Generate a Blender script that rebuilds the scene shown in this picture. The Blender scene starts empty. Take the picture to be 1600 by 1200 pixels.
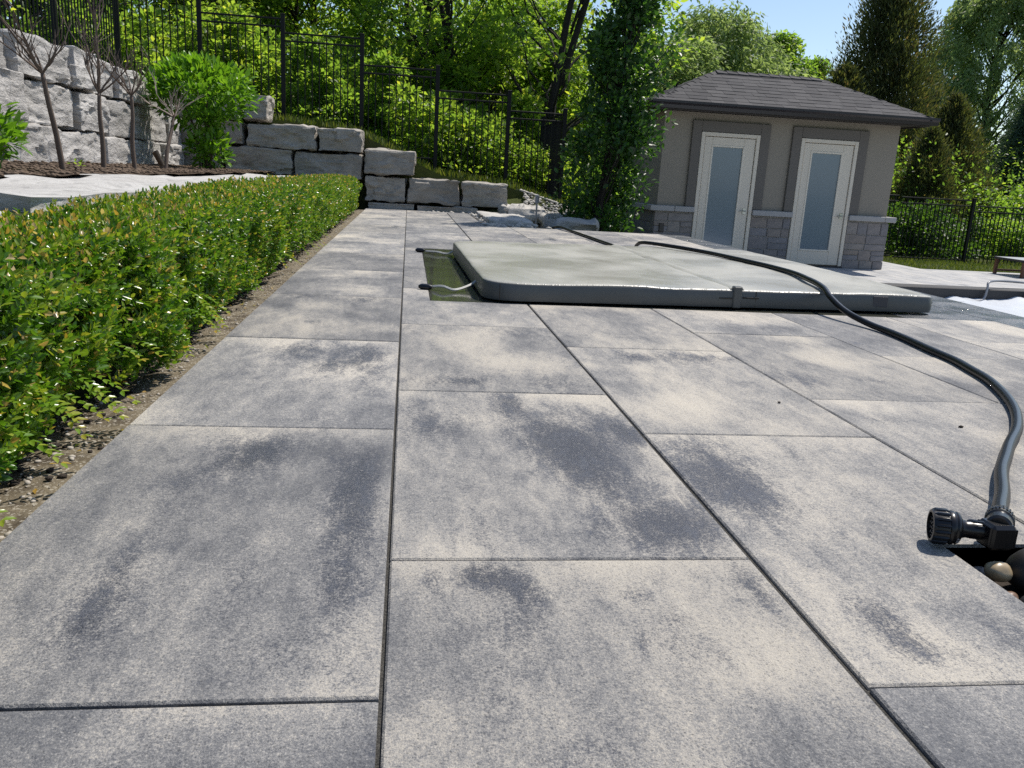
import bpy, bmesh, math, random
import numpy as np
from mathutils import Vector, Matrix, noise as mnoise

random.seed(7)
S = bpy.context.scene
COL = S.collection
R = math.radians

# ------------------------------------------------------------------ camera
cam_d = bpy.data.cameras.new('camera'); cam = bpy.data.objects.new('camera', cam_d); COL.objects.link(cam)
PITCH, ROLL, YAW, FPX = 0.2440729, 0.05656768, 0.13298524, 1306.816
cy, sy, cp, sp = math.cos(YAW), math.sin(YAW), math.cos(PITCH), math.sin(PITCH)
_f = Vector((sy*cp, cy*cp, -sp)); _r = Vector((cy, -sy, 0)); _u = _r.cross(_f)
cr, sr = math.cos(ROLL), math.sin(ROLL)
_R = cr*_r + sr*_u; _U = -sr*_r + cr*_u
cam.matrix_world = Matrix(((_R.x, _U.x, -_f.x, 0), (_R.y, _U.y, -_f.y, 0), (_R.z, _U.z, -_f.z, 0.6), (0, 0, 0, 1)))
cam_d.sensor_width = 36; cam_d.lens = FPX/1600*36; cam_d.clip_start = 0.02; cam_d.clip_end = 3000
S.camera = cam
CAM = np.array((0, 0, 0.6))

# ------------------------------------------------------------------ sky and sun
SUN_EL, SUN_AZ = 61.0, 56.0            # azimuth from +Y towards +X
W = bpy.data.worlds.new('World'); S.world = W; W.use_nodes = True
wn = W.node_tree; wn.nodes.clear()
sky = wn.nodes.new('ShaderNodeTexSky'); sky.sky_type = 'NISHITA'; sky.sun_disc = False
sky.sun_elevation = R(SUN_EL); sky.sun_rotation = R(SUN_AZ)
sky.air_density = 1.0; sky.dust_density = 0.6; sky.ozone_density = 1.6
bg = wn.nodes.new('ShaderNodeBackground'); bg.inputs['Strength'].default_value = 0.125
wo = wn.nodes.new('ShaderNodeOutputWorld')
wn.links.new(sky.outputs[0], bg.inputs[0]); wn.links.new(bg.outputs[0], wo.inputs[0])
sun_d = bpy.data.lights.new('sun', 'SUN'); sun_d.energy = 4.6; sun_d.angle = R(0.53); sun_d.color = (1, 0.94, 0.85)
sun = bpy.data.objects.new('sun', sun_d); COL.objects.link(sun)
_sv = Vector((math.sin(R(SUN_AZ))*math.cos(R(SUN_EL)), math.cos(R(SUN_AZ))*math.cos(R(SUN_EL)), math.sin(R(SUN_EL))))
sun.rotation_euler = _sv.to_track_quat('Z', 'Y').to_euler(); sun.location = (10, 8, 20)
S.view_settings.view_transform = 'Standard'; S.view_settings.look = 'None'
S.view_settings.exposure = 0.2; S.view_settings.gamma = 1.0; S.view_settings.use_curve_mapping = False
S.cycles.use_denoising = False
S.cycles.max_bounces = 8; S.cycles.diffuse_bounces = 5; S.cycles.glossy_bounces = 3
S.cycles.transmission_bounces = 4; S.cycles.transparent_max_bounces = 4
S.cycles.sample_clamp_indirect = 6.0

# ------------------------------------------------------------------ materials
class NT:
    """small node-graph helper"""
    def __init__(s, name):
        s.m = bpy.data.materials.new(name); s.m.use_nodes = True; s.t = s.m.node_tree; s.t.nodes.clear()
        s.out = s.t.nodes.new('ShaderNodeOutputMaterial')
    def n(s, typ, **kw):
        nd = s.t.nodes.new('ShaderNode'+typ)
        for k, v in kw.items():
            if k.startswith('i_'):
                key = k[2:]; key = int(key) if key.isdigit() else key.replace('_', ' ')
                s.set(nd.inputs[key], v)
            else: setattr(nd, k, v)
        return nd
    def set(s, sock, v):
        if isinstance(v, bpy.types.NodeSocket): s.t.links.new(v, sock)
        elif isinstance(v, bpy.types.Node): s.t.links.new(v.outputs[0], sock)
        else:
            if isinstance(v, (tuple, list)) and len(v) == 3 and sock.type == 'RGBA': v = (*v, 1)
            sock.default_value = v
    def coord(s, which='Object'): return s.n('TexCoord').outputs[which]
    def mapping(s, vec, scale=(1, 1, 1), loc=(0, 0, 0)):
        return s.n('Mapping', i_Vector=vec, i_Scale=scale, i_Location=loc).outputs[0]
    def noise(s, vec, scale, detail=4, rough=.55, dist=0.0):
        return s.n('TexNoise', i_Vector=vec, i_Scale=scale, i_Detail=detail, i_Roughness=rough, i_Distortion=dist).outputs['Fac']
    def vor(s, vec, scale, feature='F1', out='Distance'):
        return s.n('TexVoronoi', i_Vector=vec, i_Scale=scale, feature=feature).outputs[out]
    def ramp(s, fac, stops, interp='LINEAR'):
        r = s.n('ValToRGB', i_0=fac); e = r.color_ramp.elements; r.color_ramp.interpolation = interp
        while len(e) > 1: e.remove(e[0])
        e[0].position = stops[0][0]; e[0].color = (*stops[0][1], 1)
        for p, c in stops[1:]:
            x = e.new(p); x.color = (*c, 1)
        return r.outputs[0]
    def val(s, fac, stops):
        return s.ramp(fac, [(p, (v, v, v)) for p, v in stops])
    def mix(s, fac, a, b, blend='MIX'):
        m = s.n('Mix', data_type='RGBA', blend_type=blend)
        s.set(m.inputs[0], fac); s.set(m.inputs[6], a); s.set(m.inputs[7], b); return m.outputs[2]
    def math(s, op, a, b=None, c=None, clamp=False):
        m = s.n('Math', operation=op, use_clamp=clamp); s.set(m.inputs[0], a)
        if b is not None: s.set(m.inputs[1], b)
        if c is not None: s.set(m.inputs[2], c)
        return m.outputs[0]
    def bump(s, h, strength=.3, dist=.01, normal=None):
        b = s.n('Bump', i_Height=h, i_Strength=strength, i_Distance=dist)
        if normal is not None: s.set(b.inputs['Normal'], normal)
        return b.outputs[0]
    def bsdf(s, color, rough=.6, normal=None, metal=0.0, spec=.5, **kw):
        p = s.n('BsdfPrincipled'); s.set(p.inputs['Base Color'], color); s.set(p.inputs['Roughness'], rough)
        p.inputs['Metallic'].default_value = metal; s.set(p.inputs['Specular IOR Level'], spec)
        if normal is not None: s.set(p.inputs['Normal'], normal)
        for k, v in kw.items(): s.set(p.inputs[k.replace('_', ' ')], v)
        return p.outputs[0]
    def done(s, sh, disp=None):
        s.t.links.new(sh, s.out.inputs[0]); return s.m
    def rnd(s): return s.n('ObjectInfo').outputs['Random']
    def attr(s, name): return s.n('Attribute', attribute_name=name).outputs['Fac']

M = {}
def simple(name, color, rough=.6, metal=0.0, spec=.5, var=.12, scale=8, bump=.0, bscale=60, bdist=.004):
    g = NT(name); o = g.coord('Object')
    nz = g.noise(o, scale, 5, .6)
    c = g.mix(nz, tuple(x*(1-var) for x in color), tuple(min(1, x*(1+var)) for x in color))
    nrm = g.bump(g.noise(o, bscale, 4, .6), bump, bdist) if bump else None
    M[name] = g.done(g.bsdf(c, rough, nrm, metal, spec)); return M[name]

def leaf_mat(name, stops, trans, tfac=.38, rough=.42, spec=.4):
    """leaves: colour by the leaf's own 'tint' value; part of the light passes through"""
    g = NT(name); t = g.attr('tint')
    c = g.ramp(t, stops)
    c2 = g.mix(1.0, c, trans, 'MULTIPLY')
    p = g.bsdf(c, rough, None, 0, spec)
    tr = g.n('BsdfTranslucent', i_Color=c2)
    mx = g.n('MixShader', i_0=tfac); g.t.links.new(p, mx.inputs[1]); g.t.links.new(tr.outputs[0], mx.inputs[2])
    M[name] = g.done(mx.outputs[0]); return M[name]

def build_paver():
    g = NT('concrete_paver'); o = g.coord('Object'); a = g.attr('pigment'); rn = g.rnd()
    off = g.n('CombineXYZ', i_0=g.math('MULTIPLY', rn, 37.0), i_1=g.math('MULTIPLY', rn, 91.0), i_2=0.0).outputs[0]
    v = g.n('VectorMath', operation='ADD', i_0=o, i_1=off).outputs[0]
    vs = g.mapping(v, (1.0, .32, 1.0))
    def nz(vec, sc, det, ro, d=0.0, lo=.32, hi=.68):   # noise stretched to -0.5..0.5
        return g.math('SUBTRACT', g.n('MapRange', i_0=g.noise(vec, sc, det, ro, d), i_1=lo, i_2=hi, i_3=0.0, i_4=1.0, clamp=False).outputs[0], .5)
    n0 = nz(vs, 3.0, 4, .55, .5); n1 = nz(vs, 11, 6, .65, .4); n2 = nz(v, 60, 5, .75); n3 = nz(v, 280, 3, .7); n4 = nz(v, 700, 2, .7)
    st = g.attr('stain')
    na = nz(g.mapping(v, (1, .42, 1)), 26, 5, .7, .6); nb = nz(v, 110, 4, .75)
    base = g.math('MULTIPLY_ADD', n0, .18, a)
    for x, k in ((n1, .20), (na, .22), (nb, .25), (n3, .30), (n4, .28)): base = g.math('MULTIPLY_ADD', x, k, base)
    c = g.ramp(base, [(0, (.52, .475, .40)), (.25, (.40, .372, .33)), (.45, (.242, .236, .230)), (.65, (.138, .139, .145)), (1, (.060, .065, .078))])
    m = g.math('MULTIPLY_ADD', n1, .50, st)
    for x, k in ((na, .46), (nb, .44), (n3, .40), (n4, .30)): m = g.math('MULTIPLY_ADD', x, k, m)
    m = g.math('MULTIPLY', g.n('MapRange', i_0=m, i_1=.21, i_2=1.0, interpolation_type='SMOOTHSTEP').outputs[0], .88)
    c = g.mix(m, c, g.mix(g.val(na, [(0, 0), (.4, 1)]), (.024, .029, .048), (.055, .062, .085)))
    f = m
    sr = g.n('SeparateColor', i_0=g.vor(v, 260, out='Color')).outputs[0]; sd = g.vor(v, 260)
    pale = g.math('MULTIPLY', g.val(sd, [(.15, 1), (.42, 0)]), g.val(sr, [(.80, 0), (.86, 1)]))
    dark = g.math('MULTIPLY', g.val(sd, [(.2, 1), (.5, 0)]), g.val(sr, [(.16, 1), (.24, 0)]))
    c = g.mix(g.math('MULTIPLY', pale, .32), c, (.60, .57, .52))
    c = g.mix(g.math('MULTIPLY', dark, .5), c, (.05, .05, .053))
    s2 = g.n('SeparateColor', i_0=g.vor(v, 95, out='Color')).outputs[0]; d2 = g.vor(v, 95)
    pit = g.math('MULTIPLY', g.val(d2, [(.1, 1), (.35, 0)]), g.val(s2, [(.90, 0), (.93, 1)]))
    c = g.mix(g.math('MULTIPLY', pit, .3), c, (.58, .55, .50))
    tone = g.math('MULTIPLY_ADD', rn, .24, .86)
    c = g.mix(1.0, c, g.n('CombineColor', i_0=tone, i_1=tone, i_2=tone).outputs[0], 'MULTIPLY')
    h = g.math('MULTIPLY_ADD', n3, .8, g.math('MULTIPLY', n4, .5)); h = g.math('MULTIPLY_ADD', n2, .8, h); h = g.math('SUBTRACT', h, g.math('MULTIPLY', dark, .5))
    nrm = g.bump(h, .6, .0022)
    rough = g.val(f, [(.2, .82), (.6, .55), (1, .36)])
    M['paver'] = g.done(g.bsdf(c, rough, nrm, 0, .5))
build_paver()

def build_far_paver():
    g = NT('terrace_paver'); o = g.coord('Object'); rn = g.rnd()
    off = g.n('CombineXYZ', i_0=g.math('MULTIPLY', rn, 37.0), i_1=g.math('MULTIPLY', rn, 91.0), i_2=0.0).outputs[0]
    v = g.n('VectorMath', operation='ADD', i_0=o, i_1=off).outputs[0]
    f = g.noise(g.mapping(v, (1, .4, 1)), 4, 5, .6)
    c = g.ramp(f, [(.3, (.46, .44, .41)), (.55, (.33, .33, .33)), (.75, (.17, .175, .19))])
    M['far_paver'] = g.done(g.bsdf(c, .7, g.bump(g.noise(v, 120, 4, .6), .3, .003)))
build_far_paver()

def build_stone(name, cols, bumpd=.03):
    g = NT(name); o = g.coord('Object'); rn = g.rnd()
    off = g.n('CombineXYZ', i_0=g.math('MULTIPLY', rn, 17.0), i_1=g.math('MULTIPLY', rn, 51.0), i_2=g.math('MULTIPLY', rn, 7.0)).outputs[0]
    v = g.n('VectorMath', operation='ADD', i_0=o, i_1=off).outputs[0]
    n1 = g.noise(v, 2.2, 6, .6, .5); n2 = g.noise(g.mapping(v, (1, 1, 2.6)), 9, 8, .68, .6); n3 = g.noise(v, 60, 4, .7)
    c = g.ramp(n1, cols)
    c = g.mix(g.val(n2, [(.35, .55), (.5, 0)]), c, tuple(x*.45 for x in cols[1][1]))
    c = g.mix(g.val(n3, [(.55, 0), (.75, .35)]), c, (.55, .53, .49))
    rt = g.math('MULTIPLY_ADD', rn, .3, .85)
    c = g.mix(1.0, c, g.n('CombineColor', i_0=rt, i_1=rt, i_2=rt).outputs[0], 'MULTIPLY')
    h = g.math('ADD', g.math('MULTIPLY', n2, 1.0), g.math('MULTIPLY', n3, .25))
    nrm = g.bump(h, .75, bumpd)
    M[name] = g.done(g.bsdf(c, .85, nrm, 0, .3))
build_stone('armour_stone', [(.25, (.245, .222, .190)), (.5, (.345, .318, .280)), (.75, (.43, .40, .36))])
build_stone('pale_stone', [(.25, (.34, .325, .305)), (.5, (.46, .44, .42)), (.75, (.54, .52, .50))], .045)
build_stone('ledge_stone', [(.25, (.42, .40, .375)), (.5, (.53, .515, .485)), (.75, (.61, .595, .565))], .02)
build_stone('flagstone', [(.25, (.36, .345, .32)), (.5, (.47, .45, .42)), (.75, (.56, .54, .50))], .02)

def build_veneer():
    g = NT('veneer_stone'); o = g.coord('Object'); rn = g.rnd()
    c = g.ramp(rn, [(0, (.20, .185, .185)), (.3, (.255, .24, .245)), (.55, (.29, .24, .20)), (.75, (.23, .215, .22)), (1, (.33, .285, .245))])
    n = g.noise(o, 14, 6, .65)
    c = g.mix(g.val(n, [(.35, .5), (.6, 0)]), c, (.14, .13, .13))
    M['veneer'] = g.done(g.bsdf(c, .85, g.bump(g.noise(o, 30, 6, .65), .5, .01), 0, .3))
build_veneer()

def build_shingle():
    g = NT('asphalt_shingle'); o = g.coord('Object'); rn = g.rnd()
    c = g.ramp(rn, [(0, (.066, .064, .066)), (.5, (.088, .085, .086)), (1, (.112, .108, .108))])
    n = g.noise(o, 260, 2, .7)
    c = g.mix(g.val(n, [(.4, .5), (.62, 0)]), c, (.035, .033, .037))
    M['shingle'] = g.done(g.bsdf(c, .9, g.bump(n, .5, .003), 0, .25))
build_shingle()

def build_cover():
    g = NT('wet_vinyl_top'); o = g.coord('Object')
    n1 = g.noise(o, 1.7, 5, .6, .4); n2 = g.noise(o, 14, 5, .65); bead = g.vor(o, 95)
    c = g.mix(g.val(n1, [(.4, 0), (.65, 1)]), (.325, .318, .275), (.375, .365, .318))
    c = g.mix(g.val(n2, [(.35, .25), (.55, 0)]), c, (.32, .308, .255))
    wet = g.val(n1, [(.36, .22), (.6, .48)])
    h = g.math('ADD', g.math('MULTIPLY', g.val(bead, [(0, 1), (.45, 0)]), .5), g.math('MULTIPLY', g.noise(o, 5, 3, .5), 2.5))
    M['cover_top'] = g.done(g.bsdf(c, wet, g.bump(h, .35, .006), 0, .5))
build_cover()
simple('cover_side', (.085, .088, .085), .42, var=.2, scale=5, bump=.15, bscale=30)
simple('cover_patch', (.05, .05, .058), .5)

def build_wet_tile():
    g = NT('wet_dark_tile'); o = g.coord('Object')
    n = g.noise(o, 6, 5, .6); dr = g.vor(o, 60)
    c = g.mix(n, (.035, .037, .03), (.06, .062, .05))
    rough = g.val(g.noise(o, 3, 4, .6), [(.35, .05), (.7, .2)])
    h = g.math('ADD', g.math('MULTIPLY', g.noise(o, 12, 3, .5), .7), g.math('MULTIPLY', g.val(dr, [(0, 1), (.3, 0)]), .12))
    M['wet_tile'] = g.done(g.bsdf(c, rough, g.bump(h, .12, .006), 0, .38))
    g = NT('wet_coping'); o = g.coord('Object')
    n = g.noise(o, 6, 5, .6); dr = g.vor(o, 85)
    c = g.mix(n, (.06, .065, .07), (.13, .135, .14))
    rough = g.val(g.noise(o, 4, 4, .6), [(.35, .12), (.65, .5)])
    h = g.math('ADD', g.noise(o, 90, 3, .6), g.val(dr, [(0, 1), (.4, 0)]))
    M['coping'] = g.done(g.bsdf(c, rough, g.bump(h, .45, .006), 0, .6))
build_wet_tile()

def build_sand():
    g = NT('sand'); o = g.coord('Object')
    n1 = g.noise(o, 5, 5, .6); n2 = g.noise(o, 260, 3, .8); v = g.vor(o, 210, out='Color')
    c = g.mix(n1, (.150, .122, .082), (.225, .19, .135))
    c = g.mix(g.val(g.noise(o, 13, 5, .7), [(.46, 0), (.62, .85)]), c, (.055, .042, .030))
    c = g.mix(g.val(n2, [(.35, .7), (.5, 0)]), c, (.09, .075, .055))
    c = g.mix(g.val(g.n('SeparateColor', i_0=v).outputs[0], [(.8, 0), (.9, .6)]), c, (.48, .44, .37))
    M['sand'] = g.done(g.bsdf(c, .95, g.bump(n2, .7, .006), 0, .2))
    g = NT('joint_sand'); o = g.coord('Object')
    n2 = g.noise(o, 300, 3, .8)
    c = g.mix(g.val(n2, [(.35, 0), (.65, 1)]), (.02, .02, .02), (.11, .105, .095))
    M['joint'] = g.done(g.bsdf(c, .95, g.bump(n2, .8, .006), 0, .2))
    g = NT('mulch'); o = g.coord('Object')
    n1 = g.noise(o, 4, 5, .6); n2 = g.noise(g.mapping(o, (1, 1, 1)), 70, 6, .8, .6)
    c = g.mix(n2, (.05, .033, .022), (.20, .145, .10))
    c = g.mix(g.val(n1, [(.4, .35), (.6, 0)]), c, (.05, .035, .025))
    M['mulch'] = g.done(g.bsdf(c, .95, g.bump(n2, .9, .03), 0, .2))
    g = NT('hill_ground'); o = g.coord('Object')
    n1 = g.noise(o, .6, 5, .6); n2 = g.noise(o, 12, 6, .75)
    c = g.mix(n2, (.035, .050, .014), (.11, .14, .03))
    c = g.mix(g.val(n1, [(.35, .7), (.6, 0)]), c, (.05, .042, .026))
    M['ground'] = g.done(g.bsdf(c, .95, g.bump(n2, .8, .08), 0, .2))
build_sand()

simple('soil', (.030, .022, .016), .95, var=.4, scale=30, bump=.8, bscale=60, bdist=.02)
simple('black_metal', (.005, .005, .005), .5, var=.1, spec=.25)
simple('stucco', (.285, .250, .205), .92, var=.05, scale=3, bump=.25, bscale=160, bdist=.003, spec=.2)
simple('stucco_trim', (.155, .138, .122), .9, var=.05, scale=3, bump=.2, bscale=160, bdist=.003, spec=.2)
simple('door_paint', (.65, .575, .475), .42, var=.03)
simple('door_bead', (.70, .625, .52), .42, var=.03)
simple('gutter', (.022, .018, .019), .4, var=.1)
simple('soffit', (.030, .024, .022), .6, var=.1)
simple('sill_stone', (.36, .345, .335), .8, var=.1, scale=6, bump=.3, bscale=50)
simple('mortar', (.34, .325, .30), .95, var=.1, scale=20, bump=.4, bscale=120)
simple('chrome', (.55, .55, .55), .25, metal=1.0, var=.03)
simple('hose_rubber', (.006, .006, .007), .36, var=.25, scale=6, spec=.2)
simple('hose_stripe', (.028, .034, .044), .32, var=.15, scale=6)
simple('black_plastic', (.006, .006, .007), .3, var=.2)
simple('print_grey', (.30, .30, .31), .6)
simple('strap_grey', (.42, .42, .40), .5, var=.15)
simple('white_liner', (.62, .65, .69), .3, var=.03, scale=2)
simple('grey_tube', (.26, .26, .27), .35, var=.1)
simple('dark_coping', (.030, .029, .030), .6, var=.2, scale=6, bump=.3)
simple('bark', (.045, .036, .028), .95, var=.45, scale=9, bump=.9, bscale=25, bdist=.03)
simple('dark_bark', (.022, .018, .014), .95, var=.45, scale=9, bump=.9, bscale=25, bdist=.03)
simple('pale_bark', (.16, .145, .13), .95, var=.35, scale=9, bump=.7, bscale=25, bdist=.02)
simple('twig', (.115, .085, .066), .9, var=.3, scale=30)
simple('twig_pale', (.30, .25, .21), .9, var=.3, scale=30)
simple('rust_wood', (.13, .055, .030), .6, var=.25)
simple('sling', (.30, .32, .33), .6, var=.1)
simple('bronze', (.09, .065, .045), .45, metal=.4, var=.2)
simple('pebble_tan', (.33, .25, .15), .35, var=.35, scale=18)
simple('pebble_brown', (.17, .10, .06), .35, var=.35, scale=18)
simple('pebble_grey', (.22, .21, .20), .45, var=.35, scale=18)
simple('pebble_dark', (.018, .018, .018), .55, var=.35, scale=18)
simple('river_pebble', (.38, .36, .325), .7, var=.35, scale=7, bump=.2)
simple('stone_chip', (.40, .36, .31), .85, var=.4, scale=40)
simple('wood_chip', (.13, .09, .06), .95, var=.55, scale=12)

def build_glass():
    g = NT('privacy_glass'); o = g.coord('Generated')
    M['glass'] = g.done(g.bsdf((.13, .18, .225), .16, None, 0, .8, Coat_Weight=.25, Coat_Roughness=.04))
build_glass()

leaf_mat('boxwood', [(0, (.030, .085, .010)), (.4, (.070, .165, .016)), (.66, (.135, .24, .022)), (.79, (.27, .32, .045)), (.87, (.40, .26, .06)), (1, (.55, .42, .24))], (1.9, 1.9, .8), .34, .27, .5)
leaf_mat('leaf_bright', [(0, (.050, .105, .022)), (.45, (.108, .182, .032)), (.8, (.165, .235, .038)), (1, (.245, .275, .048))], (2.9, 2.7, 1.3), .64, .40)
leaf_mat('leaf_forest', [(0, (.038, .085, .020)), (.45, (.088, .158, .030)), (.8, (.13, .205, .036)), (1, (.20, .245, .044))], (3.0, 2.8, 1.3), .64, .40)
leaf_mat('leaf_dark', [(0, (.020, .050, .012)), (.5, (.036, .082, .016)), (1, (.070, .125, .024))], (2.6, 2.5, .9), .52, .42)
leaf_mat('leaf_oak', [(0, (.018, .050, .014)), (.6, (.034, .086, .019)), (1, (.075, .15, .026))], (2.4, 2.4, .9), .40, .38)
leaf_mat('leaf_pale', [(0, (.13, .19, .075)), (.5, (.20, .27, .10)), (1, (.28, .34, .145))], (1.9, 1.9, 1.3), .54, .5)
leaf_mat('leaf_cedar', [(0, (.036, .050, .018)), (.5, (.072, .088, .028)), (.8, (.125, .125, .038)), (1, (.17, .12, .055))], (1.7, 1.7, 1.0), .38, .6)
leaf_mat('leaf_spruce', [(0, (.035, .068, .042)), (.6, (.058, .105, .056)), (1, (.10, .155, .075))], (1.3, 1.3, 1.0), .28, .6)
leaf_mat('leaf_shrub', [(0, (.065, .165, .014)), (.5, (.115, .245, .020)), (1, (.19, .33, .030))], (1.8, 1.8, .8), .42, .38)
leaf_mat('grass_blade', [(0, (.05, .085, .014)), (.5, (.10, .14, .022)), (1, (.17, .18, .045))], (1.7, 1.7, .8), .35, .5)

# ------------------------------------------------------------------ helpers
def link(name, me, parent=None, loc=None):
    o = bpy.data.objects.new(name, me); COL.objects.link(o)
    if loc is not None: o.location = loc
    if parent is not None: o.parent = parent
    return o
def tag(o, label=None, cat=None, group=None, kind=None):
    if label: o['label'] = label
    if cat: o['category'] = cat
    if group: o['group'] = group
    if kind: o['kind'] = kind
    return o
def empty(name, loc, label, cat, group=None, rotz=0):
    o = bpy.data.objects.new(name, None); COL.objects.link(o); o.location = loc; o.rotation_euler = (0, 0, rotz)
    o.empty_display_size = .1
    return tag(o, label, cat, group)
def setmat(me, mats):
    for m in (mats if isinstance(mats, (list, tuple)) else [mats]): me.materials.append(M[m])

class MB:
    """collects shapes; build() links them as one mesh object"""
    def __init__(s): s.v = []; s.f = []; s.mi = []
    def add(s, v, f, mi=0):
        b = len(s.v); s.v += [tuple(p) for p in v]; s.f += [tuple(i+b for i in q) for q in f]; s.mi += [mi]*len(f); return s
    def box(s, x0, x1, y0, y1, z0, z1, c=0.0, mi=0, mat=None):
        v, f = cbox(x0, x1, y0, y1, z0, z1, c)
        if mat is not None: v = [mat @ Vector(p) for p in v]
        return s.add(v, f, mi)
    def tube(s, pts, radii, n=8, mi=0, cap=True):
        v, f = tube(pts, radii, n, cap); return s.add(v, f, mi)
    def lathe(s, prof, base, axis, n=20, mi=0):
        """prof: (distance along axis, radius) list"""
        a = Vector(axis).normalized(); b = Vector(base)
        pts = [b + a*d for d, r in prof]; v, f = tube(pts, [r for d, r in prof], n, True, a); return s.add(v, f, mi)
    def mesh(s, name, mats, smooth=False, sharp=None):
        me = bpy.data.meshes.new(name); me.from_pydata(s.v, [], s.f)
        setmat(me, mats)
        if len(me.materials) > 1: me.polygons.foreach_set('material_index', s.mi)
        if smooth:
            me.shade_smooth()
            if sharp: me.set_sharp_from_angle(angle=R(sharp))
        me.update(); return me
    def build(s, name, mats, parent=None, smooth=False, sharp=None, origin=None):
        if origin is None:
            a = np.array(s.v); origin = tuple(((a.min(0)+a.max(0))/2)) if parent is None else None
        if origin is not None: s.v = [(p[0]-origin[0], p[1]-origin[1], p[2]-origin[2]) for p in s.v]
        return link(name, s.mesh(name, mats, smooth, sharp), parent, origin)

_cb = {}
def cbox(x0, x1, y0, y1, z0, z1, c=0.0):
    if c <= 0:
        v = [(x, y, z) for z in (z0, z1) for y in (y0, y1) for x in (x0, x1)]
        return v, [(0, 2, 3, 1), (4, 5, 7, 6), (0, 1, 5, 4), (2, 6, 7, 3), (0, 4, 6, 2), (1, 3, 7, 5)]
    c = min(c, (x1-x0)*.45, (y1-y0)*.45, (z1-z0)*.45)
    if 'u' not in _cb:
        bm = bmesh.new(); bmesh.ops.create_cube(bm, size=2)
        bmesh.ops.bevel(bm, geom=bm.edges[:], offset=.1, segments=1, affect='EDGES', profile=.5)
        bm.verts.index_update()
        _cb['u'] = ([tuple(v.co) for v in bm.verts], [tuple(v.index for v in f.verts) for f in bm.faces]); bm.free()
    uv, uf = _cb['u']; ce = ((x0+x1)/2, (y0+y1)/2, (z0+z1)/2); h = ((x1-x0)/2, (y1-y0)/2, (z1-z0)/2)
    v = []
    for p in uv:
        q = []
        for i in range(3):
            s = 1 if p[i] > 0 else -1
            q.append(ce[i]+s*(h[i] if abs(p[i]) > .95 else h[i]-c))
        v.append(tuple(q))
    return v, uf

def tube(pts, radii, n=8, cap=True, fixed_axis=None):
    pts = [Vector(p) for p in pts]
    if not isinstance(radii, (list, tuple, np.ndarray)): radii = [radii]*len(pts)
    V = []; F = []; prev = None
    for i, p in enumerate(pts):
        if fixed_axis is not None: t = fixed_axis
        else:
            t = (pts[min(i+1, len(pts)-1)]-pts[max(i-1, 0)])
            t = t.normalized() if t.length > 1e-9 else Vector((0, 0, 1))
        if prev is None:
            a = Vector((0, 0, 1)) if abs(t.z) < .9 else Vector((1, 0, 0)); u = a.cross(t).normalized()
        else:
            u = prev - t*prev.dot(t)
            u = u.normalized() if u.length > 1e-6 else t.orthogonal().normalized()
        prev = u; w = t.cross(u)
        for k in range(n):
            an = 2*math.pi*k/n; V.append(p + (u*math.cos(an)+w*math.sin(an))*radii[i])
    for i in range(len(pts)-1):
        for k in range(n):
            a = i*n+k; b = i*n+(k+1) % n; F.append((a, b, b+n, a+n))
    if cap:
        F.append(tuple(range(n-1, -1, -1))); F.append(tuple((len(pts)-1)*n+k for k in range(n)))
    return V, F

def spline(pts, per=8):
    P = [Vector(p) for p in pts]; P = [P[0]*2-P[1]]+P+[P[-1]*2-P[-2]]; out = []
    for i in range(1, len(P)-2):
        for k in range(per):
            t = k/per; a, b, c, d = P[i-1], P[i], P[i+1], P[i+2]
            out.append(.5*((2*b)+(c-a)*t+(2*a-5*b+4*c-d)*t*t+(3*b-a-3*c+d)*t**3))
    out.append(P[-2]); return out

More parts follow.
